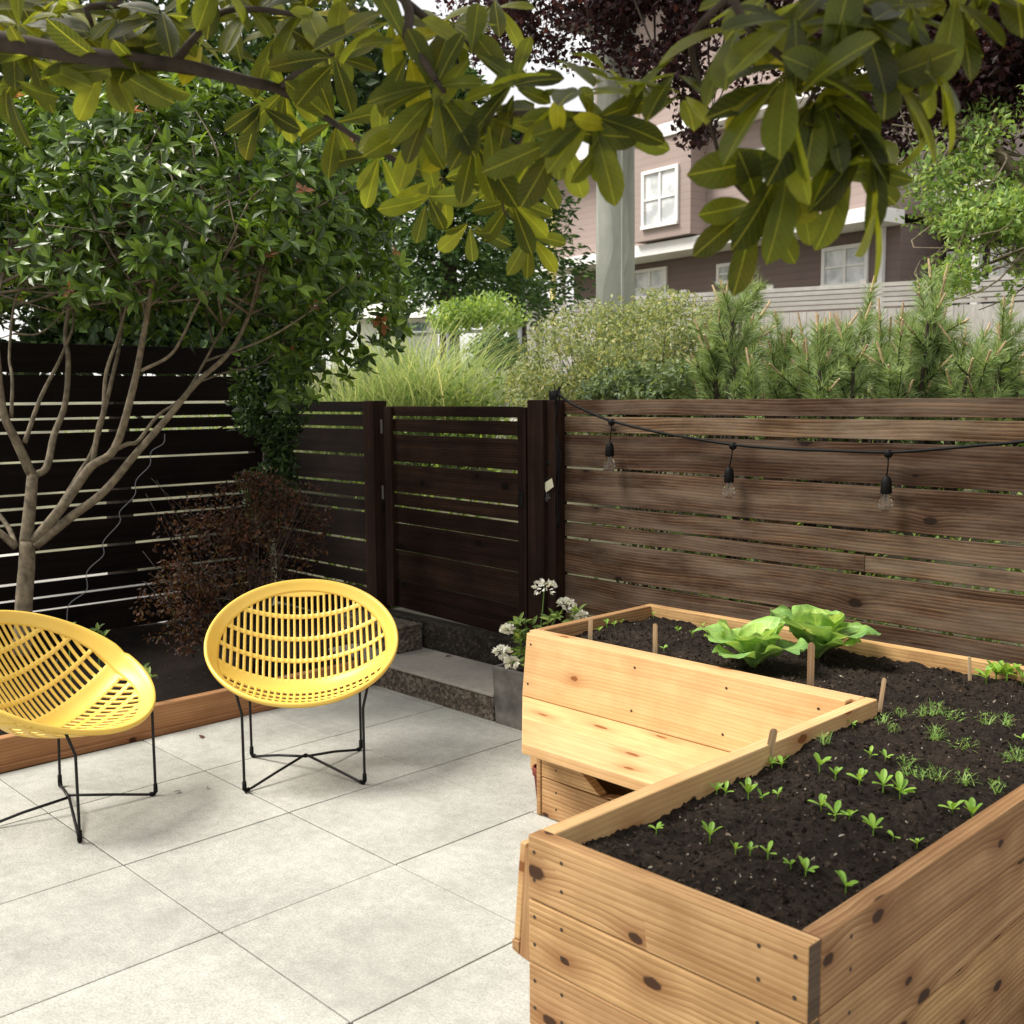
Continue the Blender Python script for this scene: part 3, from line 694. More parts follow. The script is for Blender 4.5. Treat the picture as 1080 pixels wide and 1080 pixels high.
# ================================================================ CHAIRS
def make_chair(loc, heading, label):
    """local frame: +x = sitter's forward, y = sideways; shell rim is a circle in a tilted plane"""
    root = empty('bucket_chair', loc, heading)
    tag(root, label, 'chair', 'yellow bucket chairs on the patio')
    Rr, tilt, hc, off = .3675, .4956, .5229, -.0417
    F = Vector((1, 0, 0)); W = Vector((0, 1, 0)); Z = Vector((0, 0, 1))
    B = -F*math.cos(tilt)+Z*math.sin(tilt); nn = F*math.sin(tilt)+Z*math.cos(tilt); c0 = F*off+Z*hc
    tc = -.17
    def surf(x, t, lift=0.):
        r2 = min(.9999, x*x); s = math.sqrt(max(1e-4, 1-r2))
        c = tc*(1-.25*x*x)
        if t > c: q = (t-c)/(s-c) if s > c else 1
        else: q = (c-t)/(c+s) if c+s > 0 else 1
        q = max(0, min(1, q))
        e = .10+.35*x**4; qq = math.sqrt(q*q+e*e)-e; qq /= math.sqrt(1+e*e)-e
        V = (1-qq)**.90 if q < 1 else 0
        V = V*.8+.2*(1-qq*qq)
        D = .56*(s**1.5)*V
        return c0+(W*x+B*t-nn*D)*Rr+nn*lift
    # grid lines
    ncol = 27; pitch = 1.80/ncol; xs = [-1.0]; cell = ['m']
    x = -.90
    for i in range(ncol):
        xs += [x+pitch*.2, x+pitch*.8]; x += pitch
    xs = sorted(set([-.99, -.945]+xs[1:]+[.945, .99]))
    rows_b = [(-.06, .135), (.18, .375), (.42, .615), (.66, .845)]
    rows_s = [(-.40, -.30), (-.56, -.45), (-.72, -.61), (-.87, -.77)]
    ts = sorted(set([-1, 1]+[round(a, 4) for r in rows_b+rows_s for a in r]+[round(-.98+.04*k, 4) for k in range(50)]))
    tt = [ts[0]]
    keyt = set(round(a, 4) for r in rows_b+rows_s for a in r)
    for a in ts[1:]:
        if a-tt[-1] < .014:
            if a in keyt: tt[-1] = a
            continue
        tt.append(a)
    bm = bmesh.new(); V = {}
    def vert(i, j):
        if (i, j) not in V: V[i, j] = bm.verts.new(surf(xs[i], tt[j]))
        return V[i, j]
    slotcols = []
    x = -.90
    for i in range(ncol): slotcols.append((x+pitch*.2, x+pitch*.8)); x += pitch
    def isslot(xc, tcn):
        if not any(a < xc < b for a, b in slotcols): return False
        if math.hypot(xc, tcn) > .915: return False
        for a, b in rows_b:
            if a < tcn < b: return True
        for a, b in rows_s:
            if a < tcn < b: return True
        return False
    for i in range(len(xs)-1):
        for j in range(len(tt)-1):
            xc = (xs[i]+xs[i+1])/2; tcn = (tt[j]+tt[j+1])/2
            if max(math.hypot(xs[a], tt[b]) for a in (i, i+1) for b in (j, j+1)) > .965: continue
            if isslot(xc, tcn): continue
            bm.faces.new((vert(i, j), vert(i+1, j), vert(i+1, j+1), vert(i, j+1)))
    # solid border ring with rolled lip
    rs = [.895, .915, .94, .97, .99, 1.005, 1.015, 1.01]; lift = [.0014, .0016, .002, .004, .007, .006, -.002, -.010]
    n = 96; ring = []
    for k in range(n):
        q = 2*math.pi*k/n; col = []
        for r_, l_ in zip(rs, lift):
            rr_ = min(r_, .9985); p = surf(rr_*math.cos(q), rr_*math.sin(q), l_)
            if r_ > .9985: p = p+(W*math.cos(q)+B*math.sin(q))*Rr*(r_-.9985)
            col.append(bm.verts.new(p))
        ring.append(col)
    for k in range(n):
        a, b = ring[k], ring[(k+1) % n]
        for i in range(len(rs)-1): bm.faces.new((a[i], a[i+1], b[i+1], b[i]))
    bmesh.ops.recalc_face_normals(bm, faces=bm.faces)
    for f in bm.faces:
        f.smooth = True
    me = bpy.data.meshes.new('shell'); bm.to_mesh(me); bm.free(); me.materials.append(M['yellow'])
    sh = bpy.data.objects.new('shell', me); COL.objects.link(sh); sh.parent = root
    md = sh.modifiers.new('thick', 'SOLIDIFY'); md.thickness = .0055; md.offset = 0
    # wire frame: four legs that run down, turn at the foot and rise to the centre crossing
    fx, wy = .205, .222; cz = .062
    feet = [(fx, wy, 'front'), (fx, -wy, 'front'), (-fx, wy, 'back'), (-fx, -wy, 'back')]
    for (a, b, kd) in feet:
        if kd == 'front': kx, kz, tx, ty = a, .300, .188, math.copysign(.243, b)
        else: kx, kz, tx, ty = a*.97, .245, a*.93, b*1.03
        best = None
        for i in range(81):
            t = -1+i*.025; x = ty/Rr
            if x*x+t*t > .97: continue
            p = surf(x, t); d = abs(p.x-tx)
            if best is None or d < best[0]: best = (d, p.z)
        tz = best[1]-.005
        mb = MB()
        pts = [(tx, ty, tz), ((tx+kx)/2, (ty+b)/2, (tz+kz)/2), (kx, b, kz), (a, b, .02), (a*.985, b*.985, .008), (a*.9, b*.9, .010), (a*.5, b*.5, .010+(cz-.010)*.5), (0, 0, cz+(.004 if kd == 'front' else -.004))]
        mb.tube(pts, .0052, 8, cap=True)
        o = mb.build('leg', M['black'], root, smooth=True)
        mb = MB(); mb.tube([(a, b, .045), (a, b, .016), (a*.98, b*.98, .008), (a*.93, b*.93, .0095)], [.0078, .0085, .0085, .0078], 8)
        fo = mb.build('foot_cap', M['rubber'], o, smooth=True)
    return root
make_chair((-3.52, 2.274, 0), -.599, 'yellow slotted bucket chair on black wire legs facing the bench, fully in view')
make_chair((-3.7504, 1.434, 0), .551, 'yellow slotted bucket chair turned sideways, cut by the left picture edge')

# ================================================================ FENCES
TF = math.tan(-.0195)
FX0, FY0 = -3.498, 3.74
gapz = [1.444, 1.3725, 1.289, 1.127, .957, .868, .791, .615, .430, .335, .255, .10]
def fy(x, y0=FY0): return y0+TF*(x-FX0)
def boards(mbx, x0, x1, fn, gap=.010, zs=gapz, zlow=.06, th=.019, joints=()):
    """horizontal boards between the z lines; fn(s, depth, z) -> world"""
    for k in range(len(zs)-1):
        zt = zs[k]-(gap/2 if k else 0); zb = zs[k+1]+gap/2
        if zb < zlow: zb = zlow
        if zt-zb < .02: continue
        segs = [x0]+sorted(j for (j, kk) in joints if kk == k)+[x1]
        wob = random.uniform(-.0012, .0012)
        for a, b in zip(segs, segs[1:]):
            mbx.box((a+.0007, wob, zb+random.uniform(-.0015, .0015)), (b-.0007, wob+th, zt+random.uniform(-.0015, .0015)), 0, fn=fn)
right = empty('board_fence', (-2, 3.75, 0)); tag(right, 'weathered brown horizontal board fence behind the raised planter', 'fence')
mb = MB(); boards(mb, -3.49, 3.2, lambda s, d, z: (s, fy(s)+d, z), gap=.0125, joints=((-1.93, 5), (.6, 0), (.9, 3), (-.2, 7), (1.2, 6)))
o = mb.build('slat_panel', M['fencew'], bevel=.002); o.parent = right; o.matrix_parent_inverse = Matrix.Translation(right.location).inverted()
def fpost(parent, x, y, w=.089, z1=1.44, name='post', mat='gatew', r=None):
    mb = MB(); mb.box((x-w/2, y-w/2, -.01), (x+w/2, y+w/2, z1), 2, r=r)
    o = mb.build(name, M[mat], bevel=.004); o.parent = parent
    o.matrix_parent_inverse = Matrix.Translation(parent.location).inverted(); return o
for x in (-2.35, -1.0, .6, 2.2): fpost(right, x, fy(x)+.068, mat='fencew')
# latch-side post, stands proud of the boards
gp = empty('fence_post', (-3.61, 3.70, 0)); tag(gp, 'dark brown square post between the gate and the weathered fence', 'post')
def addp(parent, mbx, name, mat, bevel=.002, **k):
    o = mbx.build(name, mat, bevel=bevel, **k); o.parent = parent; o.matrix_parent_inverse = Matrix.Translation(parent.location).inverted(); return o
mb = MB(); mb.box((-3.655, 3.655, -.01), (-3.55, 3.76, 1.447), 2, r=.35); addp(gp, mb, 'shaft', M['gatew'], .004)
mb = MB(); mb.box((-3.549, 3.68, -.01), (-3.492, 3.762, 1.446), 2, r=.2); addp(gp, mb, 'side_strip', M['gatew'], .003)
# gate
ga = empty('garden_gate', (-4.99, 3.80, 0)); tag(ga, 'dark stained slatted wooden gate, slightly ajar above the concrete step', 'gate')
GA = math.tan(R_(-5)); gx0, gy0 = -3.714, 3.69
def gfn(s, d, z): return (s, gy0+GA*(s-gx0)+d, z)
gz_ = [1.415, 1.352, 1.264, 1.094, .925, .846, .75, .593, .421, .328, .258]
mb = MB()
for k in range(len(gz_)-1):
    gp_ = .017 if k in (1, 2, 3) else (.011 if k in (4, 5) else .005)
    gn = .017 if k+1 in (1, 2, 3) else (.011 if k+1 in (4, 5) else .005)
    mb.box((-4.93, 0, gz_[k+1]+gn/2), (-3.735, .019, gz_[k]-(gp_/2 if k else 0)), 0, fn=gfn)
addp(ga, mb, 'slat_panel', M['gatew'], .002)
for (a, b) in ((-4.935, -4.865), (-3.735, -3.672)):
    mb = MB(); mb.box((a, -.022 if a < -4 else -.024, .262), (b, -.001, 1.412), 2, fn=gfn); addp(ga, mb, 'stile', M['gatew'], .002)
for z in (1.30, .92):
    mb = MB(); mb.box((-4.965, -.028, z-.04), (-4.945, -.0245, z+.04), 2, fn=gfn); addp(ga, mb, 'hinge', M['steel'], .001)
mb = MB(); mb.box((-3.72, -.030, .93), (-3.69, -.0255, 1.0), 2, fn=gfn); addp(ga, mb, 'latch', M['black'], .001)
hp = empty('fence_post', (-5.04, 3.79, 0)); tag(hp, 'dark stained post carrying the hinges of the garden gate', 'post')
mb = MB(); mb.box((-5.095, 3.745, -.01), (-4.995, 3.845, 1.447), 2, r=.3); addp(hp, mb, 'shaft', M['gatew'], .004)
# short return section and long left fence
se = empty('board_fence', (-5.7, 3.83, 0)); tag(se, 'short dark slatted fence section left of the garden gate', 'fence')
mb = MB(); boards(mb, -6.215, -5.10, lambda s, d, z: (s, fy(s, 3.76)+.015+d, z), gap=.0145); addp(se, mb, 'slat_panel', M['fenced'], .002)
lf = empty('board_fence', (-6.24, 1.5, 0)); tag(lf, 'tall near-black slatted fence along the left side behind the tree', 'fence')
lz = [1.785, 1.614, 1.446, 1.359, 1.284, 1.117, .934, .855, .767, .600, .429, .337, .26, .08]
def lfn(s, d, z): return (-6.225+.0195*(s-3.8)-d, s, z)
mb = MB(); boards(mb, -3.5, 3.80, lfn, gap=.0135, zs=lz, joints=((.4, 2), (1.3, 6), (-1, 4))); addp(lf, mb, 'slat_panel', M['fenced'], .002)
for y in (3.76, 1.9, 0, -1.9):
    x, yy, _ = lfn(y, .068, 0); fpost(lf, x, yy, z1=1.78, mat='fenced')
# ---- concrete step
st = empty('concrete_step', (-3.9, 3.4, 0)); tag(st, 'low concrete step with rough aggregate front below the gate', 'step')
mb = MB(); mb.box((-4.75, 3.235, -.01), (-3.46, 3.574, .112), 0); addp(st, mb, 'riser', M['aggr'], .006)
mb = MB(); mb.box((-4.75, 3.228, .113), (-3.455, 3.600, .128), 0, r=.3); addp(st, mb, 'tread', M['stepc'], .004)
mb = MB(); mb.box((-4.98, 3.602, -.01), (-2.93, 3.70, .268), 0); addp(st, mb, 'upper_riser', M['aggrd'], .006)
mb = MB(); mb.box((-5.0, 3.86, -.01), (-3.68, 4.6, .220), 0, r=.1); addp(st, mb, 'landing', M['stepc'], .006)
mb = MB(); mb.box((-4.92, 3.40, .130), (-4.37, 3.573, .268), 0); addp(st, mb, 'kerb_block', M['aggr'], .006)

# ================================================================ LEFT BED
ed = empty('timber_edging', (-4.4, 1.0, 0)); tag(ed, 'long orange-brown timber edging the dark planting bed on the left', 'edging')
def tfn(x, y, z): return (x+.006*(y-1.5), y, z)
mb = MB(); mb.box((-4.44, -3.2, -.01), (-4.39, 3.22, .128), 1, r=.5, fn=tfn); addp(ed, mb, 'upright_board', M['timber'], .004)
mb = MB(); mb.box((-4.388, -3.2, -.006), (-4.372, 3.21, .022), 1, r=.2, fn=tfn); addp(ed, mb, 'base_strip', M['timber'], .003)
mb = MB()
def bedh(x, y): return .075+.03*mnoise.noise(Vector((x*2, y*2, 4)))+.015*mnoise.noise(Vector((x*9, y*9, 1)))
grid_patch(-6.3, -4.43, -3.2, 3.9, .07, bedh, mb)
tag(mb.build('bed_soil', M['mulch'], smooth=True), kind='structure')

# ================================================================ LEFT TREE (multi-stemmed, glossy leaves)
def limb(pxs, r0, r1, jit=.0):
    n = len(pxs); pts = [tuple(at(u, v, d))+(.84*(r0+(r1-r0)*i/(n-1)),) for i, (u, v, d) in enumerate(pxs)]
    return smoothpath(pts, 5, jit)
tr = empty('garden_tree', (-4.95, 1.76, .07)); tag(tr, 'multi-stemmed small tree with glossy green leaves in the left bed', 'tree')
mb = MB(); ends = []
trunk = limb([(24, 690, 4.86), (25, 640, 4.84), (28, 600, 4.84), (29, 571, 4.84)], .047, .040)
tw = limb([(27, 575, 4.84), (31.6, 534, 4.84), (34.5, 500, 4.85)], .036, .030)
limbs = [tw,
 limb([(34, 502, 4.85), (17, 465, 4.8), (4, 436, 4.75), (-2, 387, 4.75), (-4, 330, 4.8), (5, 280, 4.95), (20, 230, 5.1)], .027, .006),
 limb([(34, 502, 4.85), (49, 493, 4.9), (57, 459, 4.95), (69, 425, 5.0), (72, 379, 5.0), (69, 350, 5.05), (80, 290, 5.1), (100, 220, 5.1), (110, 150, 5.1)], .022, .006),
 limb([(26, 467, 4.82), (43, 419, 4.9), (66, 373, 5.0), (78, 330, 5.1), (60, 260, 5.2)], .014, .005),
 limb([(37, 570, 4.84), (66, 534, 4.8), (95, 493, 4.8), (121, 473, 4.75), (141, 407, 4.7), (152, 350, 4.65), (165, 280, 4.6), (185, 210, 4.5)], .030, .009),
 limb([(98, 487, 4.8), (104, 450, 4.8), (109, 433, 4.8), (112, 393, 4.8), (126, 350, 4.8), (140, 290, 4.8), (150, 200, 4.8)], .015, .005),
 limb([(60, 540, 4.8), (84, 500, 4.9), (100, 470, 4.95), (118, 400, 5.0), (128, 350, 5.1), (132, 280, 5.2), (200, 180, 5.3)], .018, .005),
 limb([(149, 391, 4.68), (178, 376, 4.65), (192, 356, 4.6), (212, 315, 4.6), (250, 250, 4.5)], .010, .004),
 limb([(38, 575, 4.84), (75, 545, 4.82), (109, 519, 4.8), (143, 479, 4.8), (178, 439, 4.85), (207, 404, 4.9), (238, 376, 4.9), (256, 348, 4.9), (275, 300, 4.9), (300, 230, 4.9)], .027, .007),
 limb([(124, 473, 4.75), (135, 468, 4.75), (146, 465, 4.8), (166, 439, 4.85), (198, 412, 4.9), (245, 330, 5.0), (290, 280, 5.0)], .013, .005),
 limb([(17, 577, 4.84), (0, 562, 4.8), (-40, 530, 4.7), (-80, 450, 4.6)], .022, .010),
 limb([(16, 575, 4.84), (8, 555, 4.9), (-20, 520, 4.95), (-60, 470, 5.0)], .016, .008),
 limb([(207, 404, 4.9), (240, 392, 5.1), (280, 380, 5.3), (330, 330, 5.4)], .006, .003),
 limb([(12, 440, 4.78), (13, 400, 4.8), (10, 370, 4.85), (20, 300, 4.9), (60, 200, 4.9)], .010, .005),
 limb([(14, 352, 4.85), (40, 352, 4.9), (62, 335, 4.95), (75, 310, 5.)], .006, .003)]
ptube(mb, trunk, 12); addp(tr, mb, 'trunk', M['bark'], 0, smooth=True)
mb = MB()
for l in limbs: ptube(mb, l, 8)
# secondary branches in the crown
CC = at(165, 215, 5.0)
def crown_pt():
    while True:
        q = RNG.normal(size=3); q /= np.linalg.norm(q); r_ = RNG.random()**.38
        q = q*r_
        u = 165+q[0]*262; v = 218+q[1]*165; d = 5.0+q[2]*.75
        # irregular lower edge
        lim = (312 if d < 5.15 else 345)+26*mnoise.noise(Vector((u*.016, d*2, 3)))+(42 if u > 285 else 0)+(26 if 270 < u < 350 and d > 5 else 0)
        if v > lim: continue
        if v < 60 and u > 330: continue
        return u, v, d, r_
tips = []
for k in range(150):
    l = limbs[RNG.integers(1, len(limbs))]; s_ = l[int(len(l)*RNG.uniform(.72, .98))]
    u, v, d, _ = crown_pt(); e = at(u, min(v, 300), d)
    if s_[2] < 1.6: continue
    if np.linalg.norm(e-s_[:3]) > 1.0: e = s_[:3]+(e-s_[:3])*.9/np.linalg.norm(e-s_[:3])
    m_ = (s_[:3]+e)/2+RNG.normal(size=3)*.06
    pts = smoothpath([tuple(s_[:3])+(min(s_[3], .008),), tuple(m_)+(.005,), tuple(e)+(.0022,)], 4)
    ptube(mb, pts, 5)
addp(tr, mb, 'branches', M['bark'], 0, smooth=True)
P = []; D = []; Nn = []; LL = []; rr = []
def rosette(c, ax, n, L, P, D, Nn, LL, rr, spread=(.15, .95), rbase=None):
    ax = ax/np.linalg.norm(ax); a = np.cross(ax, [.3, .2, 1.]); a /= np.linalg.norm(a); b = np.cross(ax, a)
    for k in range(n):
        q = k*2.399+RNG.uniform(-.3, .3); e = RNG.uniform(*spread)
        d = (a*math.cos(q)+b*math.sin(q))*math.cos(e)+ax*math.sin(e)
        nrm = ax*math.cos(e)-(a*math.cos(q)+b*math.sin(q))*math.sin(e)
        P.append(c-ax*RNG.uniform(0, L*.35)); D.append(d+RNG.normal(size=3)*.08); Nn.append(nrm); LL.append(L*RNG.uniform(.7, 1.15)); rr.append(RNG.random() if rbase is None else rbase)
for k in range(2050):
    u, v, d, r_ = crown_pt(); c = at(u, v, d)
    dn = mnoise.noise(Vector(c)*3.2)
    if dn < -.12 and d < 5.1 and RNG.random() < .85: continue
    ax = (c-CC)*.7+np.array([0, 0, .55])+CR[2]*-.3+RNG.normal(size=3)*.35
    red = RNG.random() < .012
    rosette(c, ax, RNG.integers(5, 9), .088 if not red else .05, P, D, Nn, LL, rr, rbase=.985 if red else None)
for k in range(260):   # drooping right flank
    u = RNG.uniform(290, 425); v = RNG.uniform(150, 400) if u < 390 else RNG.uniform(190, 370)
    if u < 345 and RNG.random() < .6: v = RNG.uniform(330, 430)
    c = at(u, v, RNG.uniform(5.0, 5.8)); rosette(c, np.array([.3, -.3, .2])+RNG.normal(size=3)*.4, 6, .075, P, D, Nn, LL, rr, rbase=.985 if RNG.random() < .03 else None)
mb = MB(); LL = np.array(LL); rr = np.array(rr); rr[rr < .96] *= 1.0
rr = np.where((rr > .955) & (rr != .985), .8, rr)
mb.leaves(*TM, P, D, Nn, LL, LL*.38, rr)
addp(tr, mb, 'foliage', M['photinia'], 0, smooth=False)

# shadowed foliage of the tree in the fence corner, shade put into darker leaves
def leafcloud(name, mat, centers, n, L, W, label, cat, tmpl=TS, group=None, up=.3, stems=None, stemmat='barkd', loc=None, clump=2.5, th=-.15, shell=.5, parts=('foliage', 'stems')):
    """centers: list of (px,py,dep, ru,rv,rd) ellipsoids in real space (rd metres; ru,rv in px at that depth)"""
    loc = loc if loc is not None else tuple(at(centers[0][0], centers[0][1], centers[0][2]))
    loc = (loc[0], loc[1], gz(loc[0], loc[1])) if len(loc) == 2 else loc
    root = empty(name, loc); tag(root, label, cat, group)
    P = []; tot = sum(c[3]*c[4] for c in centers)
    for (u, v, d, ru, rv, rd) in centers:
        k = int(n*ru*rv/tot); got = 0
        o_ = at(u, v, d); sx = ru*d/F_; sy = rv*d/F_
        while got < k:
            q = RNG.normal(size=(4000, 3)); q /= np.linalg.norm(q, axis=1)[:, None]; q *= (RNG.random(4000)**shell)[:, None]
            p = o_+q[:, 0:1]*CR[0]*sx-q[:, 1:2]*CR[1]*sy+q[:, 2:3]*CR[2]*rd
            for pp in p:
                if mnoise.noise(Vector(pp)*clump) > th:
                    P.append(pp); got += 1
                    if got >= k: break
    P = np.array(P); n = len(P); mb = MB()
    D = rdir(n, up); Nn = rdir(n, .8)
    Ls = L*RNG.uniform(.7, 1.25, n)
    mb.leaves(*tmpl, P, D, Nn, Ls, Ls*W/L, RNG.random(n))
    addp(root, mb, parts[0], M[mat], 0)
    if stems:
        mb = MB()
        for s_ in stems: ptube(mb, s_, 6)
        addp(root, mb, parts[1], M[stemmat], 0, smooth=True)
    return root
leafcloud('corner_foliage', 'darkleaf', [(285, 410, 6.0, 42, 80, .22), (300, 350, 5.9, 60, 40, .3), (282, 500, 6.05, 30, 60, .16)], 5200, .05, .022, 'dark drooping foliage of the garden tree filling the fence corner', 'shrub', TM,
          stems=[smoothpath([tuple(at(283, 560, 6.05))+(.03,), tuple(at(282, 480, 6.05))+(.028,), tuple(at(285, 400, 6.0))+(.02,), tuple(at(290, 330, 6.0))+(.01,)], 4)])

# bronze shrub between the tree and the chairs
st_ = []
base = at(262, 660, 5.5); base[2] = .07
for k in range(46):
    u = RNG.uniform(150, 352); v = RNG.uniform(500, 640); e = at(u, v, RNG.uniform(5.1, 5.9))
    m_ = (base+e)/2+np.array([0, 0, .08])+RNG.normal(size=3)*.04
    st_.append(smoothpath([tuple(base+RNG.normal(size=3)*[.03, .03, 0])+(.004,), tuple(m_)+(.0025,), tuple(e)+(.001,)], 4))
leafcloud('bronze_shrub', 'barberry', [(255, 570, 5.5, 92, 62, .38), (200, 640, 5.4, 55, 55, .3), (300, 545, 5.6, 52, 42, .3), (270, 515, 5.6, 34, 22, .2)], 7500, .027, .013,
          'low spreading bronze-brown shrub in the dark bed behind the chairs', 'shrub', TS, stems=st_, clump=8, th=.04)
# few low green leaves in the bed
P = []; 
for (u, v, d) in ((103, 664, 4.95), (110, 670, 4.9), (72, 662, 5.0), (156, 712, 4.7), (150, 705, 4.75)):
    c = at(u, v, d); root = empty('bed_plant', tuple(c-np.array([0, 0, .1])))
    tag(root, 'small bright green leafy plant low in the bed behind the left chair', 'plant', 'small green plants in the left bed')
    P = []; D = []; Nn = []; LL = []; rr = []
    rosette(c, np.array([.2, -.2, 1.]), 7, .05, P, D, Nn, LL, rr); mb = MB(); mb.leaves(*TM, P, D, Nn, LL, np.array(LL)*.5, rr)
    addp(root, mb, 'leaves', M['cover'], 0); mb = MB(); mb.tube([(c[0], c[1], .05), tuple(c)], .003, 5); addp(root, mb, 'stem', M['stem'], 0)

# ================================================================ OVERHANGING MAGNOLIA
mg = empty('magnolia_tree', tuple(np.array([-2.6, -1.6, 0.]))); tag(mg, 'broad-leaved tree whose dark branches hang across the top of the view', 'tree')
tz = [(-2.6, -1.6, 0, .12), (-2.58, -1.5, .8, .10), (-2.5, -1.35, 1.6, .085), (-2.45, -1.2, 2.3, .07), (-2.2, -.9, 2.9, .05)]
mb = MB(); ptube(mb, smoothpath(tz, 6), 14); addp(mg, mb, 'trunk', M['barkd'], 0, smooth=True)
def wpt(u, v, d, r): return tuple(at(u, v, d))+(r,)
A0 = (-2.5, -1.35, 1.6, .05); A1 = (-2.45, -1.2, 2.3, .05)
br = [
 [A0, (-2.35, -.6, 1.95, .035), wpt(-180, 20, 1.9, .024), wpt(-10, 42, 1.95, .0185), wpt(90, 59, 1.98, .0165), wpt(185, 69, 2.0, .014), wpt(262, 86, 2.05, .011), wpt(300, 97, 2.1, .0095), wpt(352, 130, 2.1, .006), wpt(400, 160, 2.1, .005), wpt(465, 190, 2.1, .0035)],
 [wpt(183, 67, 2.0, .009), wpt(205, 40, 2.0, .007), wpt(232, 14, 2.0, .006), wpt(275, 10, 2.0, .0055), wpt(350, 23, 2.0, .003)],
 [wpt(295, 92, 2.1, .006), wpt(320, 72, 2.0, .005), wpt(352, 57, 1.95, .003)],
 [A1, (-1.9, -.4, 2.7, .03), wpt(300, -120, 1.8, .014), wpt(420, -10, 1.75, .009), wpt(430, 40, 1.72, .008), wpt(445, 62, 1.7, .007), wpt(460, 85, 1.7, .005)],
 [wpt(420, -5, 1.75, .007), wpt(455, 24, 1.75, .0065), wpt(478, 42, 1.75, .006), wpt(525, 53, 1.75, .004), wpt(560, 60, 1.7, .003)],
 [wpt(476, 40, 1.75, .005), wpt(487, 85, 1.75, .004), wpt(498, 100, 1.75, .0035), wpt(505, 135, 1.8, .003), wpt(545, 150, 1.85, .0025), wpt(560, 190, 1.9, .002)],
 [wpt(460, 85, 1.7, .005), wpt(495, 125, 1.75, .004), wpt(560, 118, 1.7, .0035), wpt(625, 120, 1.6, .003)],
 [(-1.9, -.4, 2.7, .03), (-1.3, -.1, 2.6, .022), wpt(720, -160, 1.45, .012), wpt(770, -10, 1.42, .0065), wpt(795, 35, 1.42, .0055), wpt(845, 75, 1.4, .0045), wpt(865, 85, 1.4, .004)],
 [wpt(720, -160, 1.45, .009), wpt(900, -60, 1.4, .007), wpt(905, 0, 1.4, .006), wpt(898, 45, 1.4, .005), wpt(868, 82, 1.4, .004), wpt(905, 96, 1.42, .003), wpt(940, 92, 1.45, .0025)],
 [wpt(770, -5, 1.42, .005), wpt(730, 40, 1.5, .0045), wpt(740, 95, 1.5, .0035), wpt(752, 140, 1.5, .003), wpt(765, 180, 1.5, .003), wpt(796, 216, 1.5, .0028)],
 [wpt(868, 82, 1.4, .0035), wpt(830, 150, 1.45, .003), wpt(836, 170, 1.45, .003)],
 [wpt(400, 160, 2.1, .004), wpt(430, 178, 2.1, .003), wpt(470, 190, 2.1, .002)],
 [wpt(560, 118, 1.7, .003), wpt(530, 215, 1.95, .002), wpt(560, 245, 2.0, .0018)],
 [wpt(900, 0, 1.4, .004), wpt(960, 40, 1.42, .003), wpt(1000, 60, 1.45, .0025)],
 [A1, (-2.3, -.5, 2.6, .02), wpt(60, -40, 2.0, .008), wpt(90, 10, 2.0, .006), wpt(100, 35, 2.05, .003)]]
mb = MB()
for b in br: ptube(mb, smoothpath(b, 6), 9)
addp(mg, mb, 'branches', M['barkd'], 0, smooth=True)
P = []; D = []; Nn = []; LL = []; rr = []
def mros(u, v, d, n, L, axis, rlo=0., rhi=.93, spread=(-.25, .75)):
    """axis in picture terms: right, up, towards the viewer"""
    c = at(u, v, d); ax = CR[0]*axis[0]-CR[1]*axis[1]-CR[2]*axis[2]; ax /= np.linalg.norm(ax)
    a = np.cross(ax, [.31, .2, 1.]); a /= np.linalg.norm(a); b = np.cross(ax, a); q0 = RNG.uniform(0, 6)
    for k in range(n):
        q = q0+k*2.399+RNG.uniform(-.25, .25); e = RNG.uniform(*spread)
        r_ = (a*math.cos(q)+b*math.sin(q)); dd = r_*math.cos(e)+ax*math.sin(e); dd = dd+np.array([0, 0, -.45])
        nn_ = ax*math.cos(e)-r_*math.sin(e)+np.array([0, 0, .35])
        P.append(c+r_*.006-ax*RNG.uniform(0, .03)); D.append(dd); Nn.append(nn_); LL.append(L*RNG.uniform(.55, 1.02)); rr.append(RNG.uniform(rlo, rhi))
